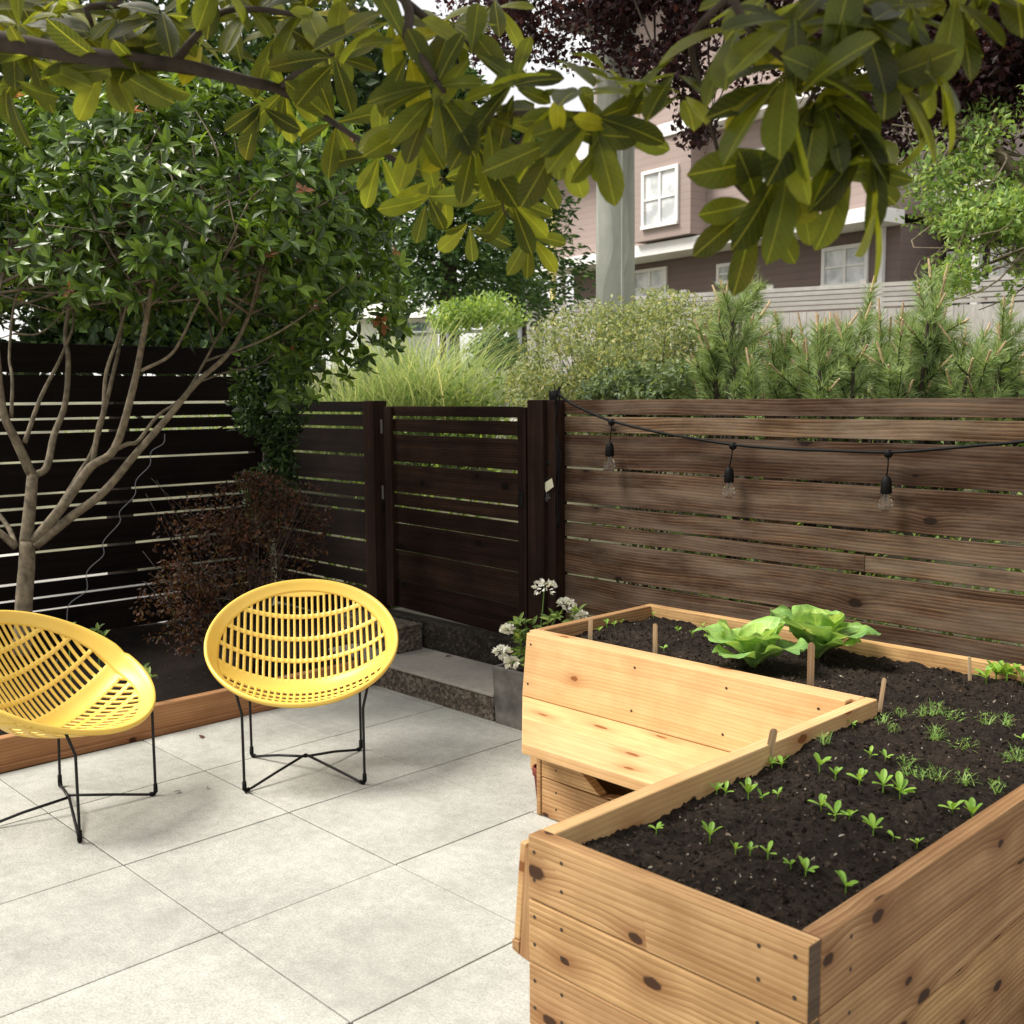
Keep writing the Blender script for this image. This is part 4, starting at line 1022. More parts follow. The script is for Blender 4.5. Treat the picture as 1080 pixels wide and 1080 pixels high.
for a in [ # the clusters one can tell apart, right to left
 (868, 92, 1.4, 11, .15, (.1, .3, .8)), (905, 100, 1.42, 9, .15, (.3, -.3, .5)), (800, 218, 1.5, 9, .135, (.1, -.2, .6)), (836, 172, 1.45, 8, .14, (.2, -.5, .6)), (828, 60, 1.38, 8, .15, (-.3, .6, .4)),
 (865, 190, 1.5, 7, .13, (0, -1, .3)), (990, 62, 1.45, 5, .12, (.6, .2, .5)), (1000, 85, 1.45, 3, .12, (1, 0, .2)), (940, 60, 1.42, 8, .14, (.2, .5, .4)), (905, 10, 1.4, 10, .14, (0, .3, .6)), (840, 5, 1.4, 10, .14, (0, .5, .5)), (770, 20, 1.42, 8, .13, (-.3, .3, .4)),
 (930, 150, 1.45, 7, .15, (.5, -.5, .5)), (900, 175, 1.48, 6, .14, (.1, -.8, .3)), (935, 195, 1.5, 4, .14, (.8, -.3, .2)), (820, 100, 1.38, 4, .13, (-.8, .1, .3)), (960, 0, 1.45, 9, .14, (.3, .4, .3)), (1040, -15, 1.45, 6, .13, (.3, .4, .3)), (722, 85, 1.5, 5, .10, (0, .8, .4)), (715, 60, 1.5, 5, .10, (0, .4, .4)),
 (625, 122, 1.6, 12, .125, (0, 0, 1)), (612, 95, 1.6, 9, .12, (0, .7, .5)), (640, 70, 1.62, 5, .11, (.2, 1, .2)), (585, 60, 1.65, 3, .11, (0, 1, .3)), (590, 150, 1.62, 8, .12, (-.2, -.6, .6)), (655, 145, 1.62, 6, .11, (.5, -.6, .4)),
 (540, 90, 1.7, 9, .12, (-.2, .1, .8)), (560, 170, 1.85, 8, .11, (0, -.4, .7)), (540, 215, 1.95, 8, .10, (0, -.3, .6)), (560, 250, 2.0, 6, .10, (.2, -.2, .6)), (500, 150, 1.8, 10, .12, (0, -.1, .8)), (495, 245, 2.0, 6, .10, (0, -.6, .5)), (515, 120, 1.7, 8, .12, (0, .2, .8)),
 (460, 90, 1.7, 11, .13, (0, .2, .9)), (430, 45, 1.72, 9, .13, (0, .4, .7)), (470, 190, 2.1, 8, .12, (.2, -.2, .7)), (440, 130, 1.8, 9, .13, (0, -.1, .8)), (400, 165, 2.1, 8, .12, (0, -.3, .7)), (410, 10, 1.75, 9, .13, (0, .4, .6)), (480, 20, 1.75, 8, .12, (.2, .4, .6)), (450, 215, 2.0, 7, .11, (0, -.5, .5)), (500, 50, 1.7, 5, .12, (.2, .2, .8)),
 (352, 130, 2.1, 8, .13, (0, -.2, .8)), (352, 60, 1.95, 9, .13, (0, 0, .8)), (350, 22, 2.0, 9, .13, (.3, .1, .8)), (300, 98, 2.1, 8, .13, (0, -.5, .7)), (275, 115, 2.1, 6, .13, (-.2, -.6, .5)), (290, 30, 2.05, 8, .12, (0, .2, .8)), (320, 0, 2.0, 8, .13, (0, .4, .6)), (262, 5, 2.0, 6, .13, (0, .3, .6)),
 (110, 70, 2.0, 9, .13, (0, -.7, .5)), (140, 72, 2.0, 6, .13, (.1, -.9, .3)), (90, 40, 2.05, 9, .13, (0, .5, .7)), (150, 35, 2.05, 8, .13, (.2, .5, .6)), (170, 10, 2.0, 8, .13, (.1, .4, .6)), (30, 65, 1.98, 8, .12, (0, -.7, .6)), (15, 20, 2.0, 10, .14, (0, .3, .6)), (60, 10, 2.05, 9, .13, (0, .3, .6)), (5, 95, 2.0, 5, .12, (-.3, -.8, .4)), (120, 5, 2.0, 8, .13, (.1, .4, .6)), (215, 45, 2.05, 4, .12, (.3, .5, .5))]:
    a = list(a); a[3] = max(3, round(a[3]*.78)); mros(*a)
# more leaves above the frame and filling the upper band
for k in range(38):
    u = RNG.uniform(-80, 540); mros(u, RNG.uniform(-90, 20)+ (20 if u < 200 else 0), RNG.uniform(1.9, 2.5), 6, .12, (RNG.normal()*.3, .3, .6))
for k in range(13): mros(RNG.uniform(740, 1120), RNG.uniform(-110, 0), RNG.uniform(1.35, 1.8), 7, .13, (RNG.normal()*.3, .3, .6))
for k in range(330): # unseen crown leaves added overhead to shade the right clusters and planter front
    q = rdir(1)[0]*RNG.random()**.4; c = np.array([-1.35, .45, 3.0])+q*np.array([.95, .8, .35])
    for j in range(6): P.append(c+RNG.normal(size=3)*.02); D.append(RNG.normal(size=3)*[1, 1, .5]); Nn.append(np.array([0, 0, 1])+RNG.normal(size=3)*.4); LL.append(.14); rr.append(RNG.random()*.9)
mb = MB(); LL = np.array(LL); rr = np.array(rr); ex = RNG.random(len(rr)) < .04; rr[ex] = .97
mb.leaves(*TB, P, D, Nn, LL, LL*RNG.uniform(.33, .40, len(LL)), rr)
addp(mg, mb, 'foliage', M['magnolia'], 0, smooth=True)

# ================================================================ STRING LIGHTS
sl = empty('string_lights', (-3.44, 3.64, 1.44)); tag(sl, 'black festoon cable with clear bulbs strung along the weathered fence', 'string lights')
def cy(x): return fy(x)-.052
def cpt(u, v): return tuple(onplane(u, v, (FX0, FY0-.052, 0), (TF, -1, 0)))
cab = smoothpath([cpt(*q) for q in ((587, 414), (600, 424), (620, 434), (645, 444), (690, 455), (735, 463), (773, 469), (820, 473), (870, 475), (937, 477), (985, 474), (1030, 470), (1080, 465.5), (1140, 456))], 5)
mb = MB(); mb.tube(cab, .0058, 8); addp(sl, mb, 'cable', M['rubber'], 0, smooth=True)
def drop(u0, v0, u1, v1, nm='lamp'):
    a = np.array(cpt(u0, v0)); b = np.array(cpt(u1, v1)); L = H_
    mb = MB(); mb.lathe([(0, .014), (.012, .012), (.017, 0), (.013, -.012), (.004, -.018)], a, 10)
    mb.tube([a, (a+b)/2+np.array([.002, 0, 0]), b], .0026, 6)
    mb.lathe([(.0, .006), (.010, .006), (.013, 0), (.017, -.008), (.0185, -.014), (.0205, -.054), (.018, -.057), (0, -.057)], b, 14)
    so_ = addp(sl, mb, 'socket', M['rubber'], 0, smooth=True)
    mb = MB(); c = b+np.array([0, 0, -.057])
    mb.lathe([(.013, .004), (.015, -.008), (.023, -.026), (.026, -.038), (.023, -.052), (.012, -.063), (0, -.066)], c, 20)
    g_ = mb.build('bulb', M['bulb'], smooth=True); g_.parent = so_; g_.matrix_parent_inverse = Matrix.Identity(4)
    mb = MB(); mb.lathe([(.003, 0), (.004, -.014), (.0015, -.020), (.0015, -.036), (0, -.037)], c, 8)
    f_ = mb.build('filament', M['steel'], smooth=True); f_.parent = so_
drop(645, 445, 643, 468); drop(773, 470, 769, 494); drop(937, 478, 935, 504)
# spare cable bundled down the post, with the last lamp and a paper tag
mb = MB()
for k in range(11):
    dx = RNG.uniform(-.024, .016)
    mb.tube(smoothpath([cpt(587+dx*300, 412), cpt(584+dx*200, 450), cpt(588+dx*300, 480), cpt(585+dx*300, 520), cpt(587+dx*200, 556)], 5, .0015), .0055, 6)
mb.tube([cpt(587, 418), cpt(584, 405)], [.004, .0025], 6); mb.tube([cpt(587, 418), cpt(594, 403)], [.004, .0025], 6); mb.tube([cpt(587, 418), cpt(590, 408)], [.007, .005], 6)
addp(sl, mb, 'cable_bundle', M['rubber'], 0, smooth=True)
drop(579, 488, 578, 505)
mb = MB(); a = [np.array(cpt(*q))+np.array([0, -.02, 0]) for q in ((576, 510), (585, 504), (587, 513), (579, 519))]
mb.mesh([tuple(p) for p in a]+[tuple(p+np.array([0, .001, 0])) for p in a], [(0, 1, 2, 3), (7, 6, 5, 4), (0, 4, 5, 1), (1, 5, 6, 2), (2, 6, 7, 3), (3, 7, 4, 0)]); addp(sl, mb, 'paper_tag', M['tagp'], 0)
# thin pale cable hanging on the left fence
ptsw = [(605, 375), (600, 410), (555, 440), (550, 490), (500, 545), (495, 600), (440, 660), (440, 700), (380, 770), (380, 820), (320, 880), (318, 950), (255, 1000), (245, 1070), (235, 1120)]
mb = MB(); mb.tube(smoothpath([tuple(onplane(x/3.483, 350+y/3.483, (-6.19, 2.5, 1), (1, -.0195, 0))) for x, y in ptsw], 5), .0026, 6)
tag(mb.build('pale_cable', plain('pale_cable', (.30, .30, .32), .4, .1), smooth=True), 'thin kinked pale cable trailing down the dark left fence', 'cable')

# ================================================================ FLOWER POT AND SMALL THINGS
po = empty('flower_pot', (-3.30, 3.37, 0)); tag(po, 'tall grey square planter with white flowers beside the planter box', 'flower pot')
mb = MB(); pr_ = [(.150, 0), (.155, .06), (.160, .245)]
def ring(w, z): c = (-3.302, 3.372); return [(c[0]-w, c[1]-w, z), (c[0]+w, c[1]-w, z), (c[0]+w, c[1]+w, z), (c[0]-w, c[1]+w, z)]
r0, r1, r2, r3 = ring(.142, 0), ring(.152, .262), ring(.132, .262), ring(.13, .22)
for a, b in ((r0, r1), (r1, r2), (r2, r3)):
    for k in range(4):
        k2 = (k+1) % 4; mb.face([a[k], a[k2], b[k2], b[k]], [(a[k][2]*1., k*.3), (a[k2][2], k*.3+.28), (b[k2][2]+.01, k*.3+.28), (b[k][2]+.01, k*.3)], .5)
mb.face(r3, r=.1, m=1); addp(po, mb, 'tub', [plain('weathered_grey_concrete', (.115, .108, .098), .85, .45, 14), M['mulch']], .004)
blooms = [(574, 620, 4.62, .048), (597, 638, 4.66, .036), (612, 650, 4.7, .026), (530, 688, 4.5, .034), (540, 699, 4.5, .028), (535, 664, 4.56, .024)]
mb = MB(); mf = MB(); ml = MB(); c0 = np.array([-3.3, 3.37, .24])
for (u, v, d, r_) in blooms:
    c = at(u, v, d); n = 62
    q = rdir(n, .7); Pp = c+q*r_*np.array([1, 1, .6])
    mf.leaves(*TS, Pp-q*.008, q+rdir(n)*.7, rdir(n, .5), .024, .018, RNG.random(n))
    mb.tube(smoothpath([tuple(c0+RNG.normal(size=3)*.03), tuple((c0+c)/2+np.array([.0, 0, .06])), tuple(c)], 5), .0028, 6)
P = []; D = []; Nn = []; LL = []; rr = []
for k in range(44):
    u = RNG.uniform(538, 612); v = RNG.uniform(648, 698)
    if v > 665 and u > 556: continue
    c = at(u, v+ (u-570)*-.1, RNG.uniform(4.52, 4.76)); rosette(c, np.array([RNG.normal()*.4, -.3, .8]), 5, .048, P, D, Nn, LL, rr)
    if k % 3 == 0: mb.tube(smoothpath([tuple(c0+RNG.normal(size=3)*.03), tuple((c0+c)/2+np.array([0, 0, .04])), tuple(c)], 4), .002, 5)
ml.leaves(*TM, P, D, Nn, LL, np.array(LL)*.4, RNG.random(len(LL)))
addp(po, mb, 'stems', M['stem'], 0, smooth=True); addp(po, mf, 'blossoms', M['petal'], 0); addp(po, ml, 'foliage', M['cover'], 0)
mb = MB(); mb.lathe([(0, .0), (.035, 0), (.048, .085), (.056, .085), (.056, .11), (.046, .11), (.044, .08), (0, .075)], (0, 0, 0), 24)
t_ = mb.build('terracotta_pot', M['terra'], smooth=True); t_.location = (-2.625, 2.70, .0); t_.scale = (.75, .75, 1.2); tag(t_, 'small dark red clay pot half hidden under the left end of the bench', 'pot')
t_.modifiers.new('b', 'BEVEL').width = .002
for i, (u, v, s_) in enumerate(((210, 776, .022), (183, 836, .016), (219, 832, .012), (477, 692, .02))):
    z = .004 if i < 3 else .131
    p = bz(u, v, z); mb = MB(); mb.leaves(*TB, [(0, 0, 0)], [(1, 0, .05)], [(0, .1, 1)], s_*1.8, s_, .5)
    o = mb.build('fallen_leaf', M['deadleaf'], smooth=True); o.location = (p[0], p[1], z+.004); o.rotation_euler = (0, 0, i*1.3)
    tag(o, ['dry brown leaf on the paving between the two chairs', 'small reddish dry leaf on the paving left of the full chair', 'tiniest dry leaf on the paving beside the front leg of the full chair', 'dry leaf lying on the concrete step'][i], 'leaf')

# ================================================================ PLANTS BEHIND THE FENCE
# ornamental grass
def grass(u, dep, n, hgt, spread, label, lean=.5):
    b = at(u, 430, dep); b[2] = gz(b[0], b[1]); root = empty('ornamental_grass', tuple(b)); tag(root, label, 'grass clump', 'ornamental grasses behind the gate')
    P = b+np.stack([RNG.normal(0, spread, n), RNG.normal(0, spread, n), np.zeros(n)], 1); a = RNG.uniform(0, 6.28, n); e = RNG.uniform(lean, 1.5, n)
    D = np.stack([np.cos(a)*np.cos(e), np.sin(a)*np.cos(e), np.sin(e)], 1); Nn = np.stack([-np.cos(a)*np.sin(e), -np.sin(a)*np.sin(e), np.cos(e)], 1)
    mb = MB(); mb.leaves(*TG, P, D, Nn, hgt*RNG.uniform(.55, 1.08, n), .012, RNG.random(n)); addp(root, mb, 'blades', M['grass2'], 0)
grass(440, 8.1, 1500, 1.42, .15, 'tall pale green ornamental grass rising behind the gate', 1.0)
grass(375, 8.2, 1300, 1.36, .16, 'pale ornamental grass behind the short dark fence section', .95)
grass(492, 8.3, 420, 1.2, .10, 'loose arching grass to the right behind the gate', .8)
# broad yellow-green bush
def bstems(u0, u1, v1, dep, n, r=.006):
    out = []; b = at((u0+u1)/2, 430, dep); b[2] = gz(b[0], b[1])
    for k in range(n):
        e = at(RNG.uniform(u0, u1), RNG.uniform(v1, v1+60), dep+RNG.uniform(-.4, .4)); out.append(smoothpath([tuple(b+RNG.normal(size=3)*[.1, .1, 0])+(r,), tuple((b+e)/2+RNG.normal(size=3)*.05)+(r*.6,), tuple(e)+(.001,)], 4))
    return out
leafcloud('broad_bush', 'spirea', [(660, 382, 6.4, 120, 66, .7), (590, 410, 6.4, 60, 50, .5), (690, 345, 6.6, 70, 38, .45), (760, 375, 6.5, 50, 50, .4), (660, 430, 6.3, 100, 60, .5)], 30000, .032, .013,
          'broad yellow-green bush directly behind the weathered fence', 'bush', TS, up=.5, stems=bstems(570, 770, 330, 6.4, 50), clump=4.5, th=-.12, shell=.4)
leafcloud('low_bush', 'spirea2', [(690, 415, 5.6, 78, 34, .35), (650, 425, 5.5, 45, 28, .3)], 8000, .034, .017,
          'grey-green low bush against the fence in front of the yellow bush', 'bush', TS, up=.3, stems=bstems(640, 740, 390, 5.6, 22), clump=6, th=-.08)
# dwarf pines: shoots with needles
def pine(u, ub, dep, vt, wpx, label, nshoot=22, seed=1):
    rg = np.random.default_rng(seed)
    b = at(ub, 430, dep); b[2] = gz(b[0], b[1])
    root = empty('dwarf_pine', tuple(b)); tag(root, label, 'pine', 'dwarf pines behind the weathered fence')
    wood_ = MB(); nd = MB(); can = MB(); P = []; D = []; LN = []
    top = at(u, vt, dep)
    def shoot(c, d, L, cand=True):
        d = d/np.linalg.norm(d); wood_.tube([tuple(c), tuple(c+d*L)], [.005, .003], 5)
        n = int(L*950); t = rg.random(n); p = c+d*(t*L)[:, None]
        a = np.cross(d, [.3, .1, 1.]); a /= np.linalg.norm(a); bb = np.cross(d, a); q = rg.uniform(0, 6.28, n); e = rg.uniform(.35, 1.05, n)
        dd = (a*np.cos(q)[:, None]+bb*np.sin(q)[:, None])*np.cos(e)[:, None]+d*np.sin(e)[:, None]
        P.append(p); D.append(dd); LN.append(np.full(n, .078)*rg.uniform(.7, 1.15, n))
        if cand:
            wood_.tube([tuple(c+d*(L-.02)), tuple(c+d*(L+rg.uniform(.03, .10)))], [.007, .0045], 6, m=1)
    for k in range(nshoot):
        uu = u+rg.uniform(-1, 1)*wpx; fr = 1-abs(uu-u)/wpx*.55
        vv = vt+(430-vt)*(1-fr)+rg.uniform(0, 75); dp = dep+rg.uniform(-.35, .35)
        e = at(uu, vv, dp); st0 = b+(e-b)*.35+rg.normal(size=3)*.05
        br_ = smoothpath([tuple(b)+(.016,), tuple(st0)+(.012,), tuple(e-np.array([0, 0, .16]))+(.008,)], 4); ptube(wood_, br_, 6)
        c = e-np.array([0, 0, .16])
        mdir = np.array([rg.normal()*.32, rg.normal()*.32, 1.])
        shoot(c, mdir, rg.uniform(.15, .24)); shoot(c-np.array([0, 0, .20]), mdir, .2, False)
        for q in range(rg.integers(2, 5)):
            shoot(c+np.array([0, 0, rg.uniform(-.15, .0)]), np.array([rg.normal()*.6, rg.normal()*.6, .8]), rg.uniform(.10, .18), rg.random() < .6)
    P = np.concatenate(P); D = np.concatenate(D); LN = np.concatenate(LN); n = len(P)
    nd.leaves(*TN, P, D, rdir(n), LN, .0046, rg.random(n))
    addp(root, wood_, 'branches', [M['barkd'], M['candle']], 0); addp(root, nd, 'needles', M['needle'], 0)
pine(775, 780, 5.2, 268, 34, 'slender dwarf pine at the left of the row of pines', 13, 1)
pine(848, 850, 5.3, 296, 40, 'small dwarf pine second in the row behind the fence', 15, 2)
pine(905, 905, 5.0, 280, 52, 'dense dwarf pine third in the row behind the fence', 22, 3)
pine(985, 985, 5.0, 292, 60, 'wide dwarf pine fourth in the row with many brown candles', 26, 4)
pine(1062, 1060, 5.1, 318, 50, 'dwarf pine at the right picture edge behind the fence', 18, 5)
pine(820, 820, 5.9, 330, 70, 'low dwarf pine half hidden behind the second and third pines', 20, 6)
# ground cover seen between the boards
n = 15000; x = RNG.uniform(-6.3, .6, n); y = 3.95+RNG.random(n)**1.2*1.3; P = np.stack([x, y, np.array([gz(a, b) for a, b in zip(x, y)])+RNG.random(n)**1.5*.75], 1)
keep = ~((x < -3.7) & (x > -5.0) & (P[:, 2] < 9) & (RNG.random(n) < .8)); P = P[keep]; n = len(P)
mb = MB(); mb.leaves(*TS, P, rdir(n, .6), rdir(n, .6), .055*RNG.uniform(.6, 1.2, n), .024, RNG.random(n))
tag(mb.build('ground_cover', M['cover']), 'mixed low green growth on the bank behind the fences', 'ground cover', kind='stuff')
n = 9000; x = RNG.uniform(-14, 4, n); y = RNG.uniform(5.5, 13, n); P = np.stack([x, y, np.array([gz(a, b) for a, b in zip(x, y)])+RNG.random(n)*.16], 1)
n_ = n; cxp = -6.6-(y-4.6)*.55; P = P[np.abs(x-cxp) > .9]; n = len(P)
mb = MB(); mb.leaves(*TG, P, rdir(n, 1.2), rdir(n, .3), .26*RNG.uniform(.6, 1.3, n), .014, RNG.random(n))
tag(mb.build('rough_grass', M['grass']), 'rough pale grass on the rising ground beyond the garden', 'grass', kind='stuff')

# ================================================================ UTILITY POLE
c = at(649, 320, 9.0); zb = gz(c[0], c[1])
up_ = empty('utility_pole', (c[0], c[1], zb)); tag(up_, 'thick pale grey wooden utility pole rising behind the bushes', 'pole')
mb = MB(); mb.tube([(c[0], c[1], zb-.1), (c[0], c[1], 3), (c[0]-.01, c[1], 5), (c[0]-.02, c[1], 8.5)], [.168, .160, .150, .13], 22); addp(up_, mb, 'shaft', M['pole'], 0, smooth=True)
mb = MB(); 
a_ = math.atan2(-c[1], -c[0])+.35
q = np.array([math.cos(a_), math.sin(a_), 0])*.158+np.array([c[0], c[1], 0]); mb.box((q[0]-.012, q[1]-.012, zb), (q[0]+.012, q[1]+.012, 6.5), 2, r=.2); addp(up_, mb, 'conduit_strip', M['pole'], .002)

# ================================================================ HOUSE
D0 = 26.; WDIR = CR[0]*.596+(-CR[2])*.803; WDIR[2] = 0; WDIR /= np.linalg.norm(WDIR)
WN = np.array([WDIR[1], -WDIR[0], 0]);
if np.dot(WN, CR[2]) > 0: WN = -WN
HO = at(572, 419, D0)
def onw(u, v, out=0.):
    p = onplane(u, v, HO+WN*out, WN); return float(np.dot(p-HO, WDIR)), float(p[2])
def hfn(s, o, z):
    p = HO+WDIR*s+WN*o; return (p[0], p[1], z)
def hbox(mbx, s0, s1, o0, o1, z0, z1, r=.5, m=0): mbx.box((s0, o0, z0), (s1, o1, z1), 0, r=r, m=m, fn=hfn)
gh = gz(HO[0], HO[1])-.3
ho = empty('brown_house', (HO[0], HO[1], gh)); tag(ho, 'two-storey brown and beige house with white trim across the street', 'house')
def pw(parts_): pass
def hpart(mbx, name, mat, bev=.006, parent=ho): 
    o = mbx.build(name, M[mat] if isinstance(mat, str) else mat, bevel=bev); o.parent = parent
    if parent is ho: o.matrix_parent_inverse = Matrix.Translation(ho.location).inverted()
    return o
sL = onw(572, 283)[0]; zE = onw(700, 262, .3)[1]; sR = onw(930, 250)[0]; zT = onw(740, 132, .5)[1]
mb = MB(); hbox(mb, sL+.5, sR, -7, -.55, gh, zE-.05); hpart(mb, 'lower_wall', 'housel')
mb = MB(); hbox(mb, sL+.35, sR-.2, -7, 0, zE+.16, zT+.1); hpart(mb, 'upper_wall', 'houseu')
mb = MB(); hbox(mb, sL, sR+.1, -.5, .32, zE-.10, zE+.14); hpart(mb, 'eave_band', 'white')
sb0 = onw(640, 150)[0]
mb = MB(); hbox(mb, sL, sR, -.3, .5, zT-.02, zT+.24); hpart(mb, 'upper_eave', 'white')
mb = MB(); hbox(mb, sL+1.2, sR-.3, -6, -.6, zT+.26, zT+3.2); hpart(mb, 'top_wall', 'houseu')
mb = MB()
c_ = [hfn(sL+.6, -7, zT+3.2), hfn(sR, -7, zT+3.2), hfn(sR, .2, zT+3.2), hfn(sL+.6, .2, zT+3.2), hfn(sL+1, -4, zT+4.6), hfn(sR-.5, -4, zT+4.6), hfn(sR-.5, -3, zT+4.6), hfn(sL+1, -3, zT+4.6)]
mb.hexa(c_, 0, .4); hpart(mb, 'roof', 'roof')
def hwin(u0, v0, u1, v1, out, cross=True, dark=False):
    s0, z1 = onw(u0, v0, out); s1, z0 = onw(u1, v1, out)
    fw = .07; mb = MB()
    hbox(mb, s0, s1, out-.02, out+.05, z1-fw, z1); hbox(mb, s0, s1, out-.02, out+.07, z0, z0+fw)
    hbox(mb, s0, s0+fw, out-.02, out+.048, z0+fw, z1-fw); hbox(mb, s1-fw, s1, out-.02, out+.048, z0+fw, z1-fw)
    if cross:
        m_ = (s0+s1)/2; hbox(mb, m_-.025, m_+.025, out-.01, out+.035, z0+fw, z1-fw); zz = (z0+z1)/2; hbox(mb, s0+fw, m_-.026, out-.01, out+.030, zz-.02, zz+.02); hbox(mb, m_+.026, s1-fw, out-.01, out+.030, zz-.02, zz+.02)
    w = hpart(mb, 'window', 'white', .003); w['label'] = 'white framed window'
    mb = MB(); hbox(mb, s0+.01, s1-.01, out-.015, out+.004, z0+.01, z1-.01); hpart(mb, 'pane', 'pane' if not dark else 'bluegl', 0, w)
    return w
hwin(668, 286, 704, 322, -.55); hwin(757, 279, 790, 297, -.55); hwin(868, 262, 916, 300, -.55)
s0, z1 = onw(668, 160, .45); s1, z0 = onw(728, 246, .45)
mb = MB(); hbox(mb, s0, s1, 0.001, .45, z0, zT-.03); hpart(mb, 'bay', 'houseu')
hwin(678, 182, 716, 236, .45); hwin(790, 160, 822, 196, 0); hwin(870, 130, 905, 175, 0); 
for (u, va, vb) in ((592, 285, 325), (929, 236, 300)):
    s_, za = onw(u, va, -.45); _, zb_ = onw(u, vb, -.45); mb = MB(); hbox(mb, s_-.05, s_+.05, -.548, -.45, gh, za); hpart(mb, 'downspout' if u < 600 else 'corner_trim', 'white')
# darker wing with porch on the right
mb = MB(); hbox(mb, sR+.02, sR+9, -7, -1.8, gh, zE+.35); hpart(mb, 'wing_wall', 'dark')
mb = MB(); c_ = [hfn(sR+.2, -7, zE+.3), hfn(sR+9.4, -7, zE+.3), hfn(sR+9.4, -1.2, zE+.36), hfn(sR+.2, -1.2, zE+.36), hfn(sR+.2, -7, zE+2.0), hfn(sR+9.4, -7, zE+2.0), hfn(sR+9.4, -1.2, zE+.5), hfn(sR+.2, -1.2, zE+.5)]
mb.hexa(c_, 0, .4); hpart(mb, 'wing_roof', 'roof')
mb = MB(); hbox(mb, sR+.12, sR+9.4, -1.198, -1.1, zE+.28, zE+.52); hpart(mb, 'wing_fascia', 'white')
for du in (.9, 2.6, 4.4): 
    mb = MB(); hbox(mb, sR+du, sR+du+.13, -1.4, -1.27, gh, zE+.29); hpart(mb, 'porch_post', 'white')
mb = MB(); hbox(mb, sR+.9, sR+9, -1.36, -1.30, zE-1.75, zE-1.62); hbox(mb, sR+.9, sR+9, -1.36, -1.30, zE-2.6, zE-1.9); hpart(mb, 'porch_railing', 'white')
hwin(964, 262, 984, 280, -1.8, dark=True); hwin(1000, 266, 1022, 290, -1.8, dark=True); hwin(1046, 262, 1070, 292, -1.8)

# neighbour's plank fence in front of the house
A = at(556, 318, 20.); Bf = at(1130, 284, 15.7); Bf[2] = A[2]
fd = (Bf-A); Lf = float(np.linalg.norm(fd)); fd /= Lf; fn_ = np.array([fd[1], -fd[0], 0]); fn_ = -fn_ if np.dot(fn_, CR[2]) > 0 else fn_
def nfn(s, o, z): p = A+fd*s+fn_*o; return (p[0], p[1], z)
nf = empty('plank_fence', (A[0], A[1], gz(A[0], A[1]))); tag(nf, 'pale grey plank fence with a horizontal top rail screen before the house', 'fence')
ztop = float(A[2]); zmid = ztop-.42; mb = MB(); s_ = 0
while s_ < Lf+3:
    w = .14; mb.box((s_, 0, 1.1), (s_+w-.006, .02, zmid), 2, fn=nfn); s_ += w
o = mb.build('plank_panel', M['nfence']); o.parent = nf; o.matrix_parent_inverse = Matrix.Translation(nf.location).inverted()
mb = MB()
for k in range(5): mb.box((0, 0, zmid+.03+k*.078), (Lf+3, .018, zmid+.03+k*.078+.062), 0, fn=nfn)
o = mb.build('top_slats', M['nfence']); o.parent = nf; o.matrix_parent_inverse = Matrix.Translation(nf.location).inverted()
for k in range(12):
    s_ = k*1.5; mb = MB(); mb.box((s_, -.09, .9), (s_+.10, -.002, ztop+.05), 2, fn=nfn); o = mb.build('post', M['nfence']); o.parent = nf; o.matrix_parent_inverse = Matrix.Translation(nf.location).inverted()
# white gate post and pale yellow pole at the corner of the street
def vpost(name, u, vtop, dep, w, mat, label, cat, capw=1.0):
    c = at(u, vtop, dep); zb = gz(c[0], c[1])-.1; root = empty(name, (c[0], c[1], zb)); tag(root, label, cat)
    mb = MB(); mb.box((c[0]-w/2, c[1]-w/2, zb), (c[0]+w/2, c[1]+w/2, c[2]), 2); addp(root, mb, 'shaft', M[mat], .006)
    mb = MB(); mb.box((c[0]-w*.6, c[1]-w*.6, c[2]+.001), (c[0]+w*.6, c[1]+w*.6, c[2]+.05), 2); addp(root, mb, 'cap', M[mat], .006)
vpost('gate_post', 549, 312, 17.5, .30, 'white', 'stout white gate post at the left end of the plank fence', 'post')
vpost('gate_post', 565, 322, 17.0, .16, 'nfence', 'slimmer grey post right beside the white gate post', 'post')
vpost('yellow_post', 583, 205, 22., .10, 'ypole', 'thin pale yellow pole in front of the left corner of the house', 'pole')
# chain-link fence
A2 = at(400, 352, 13.5); B2 = at(548, 345, 13.0); B2[2] = A2[2]; d2 = B2-A2; L2 = float(np.linalg.norm(d2)); d2 /= L2
cl = empty('chain_link_fence', (A2[0], A2[1], gz(A2[0], A2[1]))); tag(cl, 'grey chain-link fence beyond the ornamental grass', 'fence')
mb = MB(); mb.tube([tuple(A2), tuple(A2+d2*L2)], .022, 8); addp(cl, mb, 'top_rail', M['chain'], 0, smooth=True)
mb = MB(); hgt = 1.05; k = 0
s_ = -hgt
while s_ < L2:
    a = max(0, -s_); b = min(hgt, L2-s_)
    mb.tube([tuple(A2+d2*(s_+a)-np.array([0, 0, a])), tuple(A2+d2*(s_+b)-np.array([0, 0, b]))], .0018, 3, cap=False)
    mb.tube([tuple(A2+d2*(L2-s_-a)-np.array([0, 0, a])), tuple(A2+d2*(L2-s_-b)-np.array([0, 0, b]))], .0018, 3, cap=False); s_ += .075
addp(cl, mb, 'wire_mesh', M['chain'], 0)
for s_ in (0, L2/2, L2): 
    q = A2+d2*s_; mb = MB(); mb.tube([(q[0], q[1], gz(q[0], q[1])), (q[0], q[1], A2[2]+.03)], .028, 8); addp(cl, mb, 'post', M['chain'], 0, smooth=True)
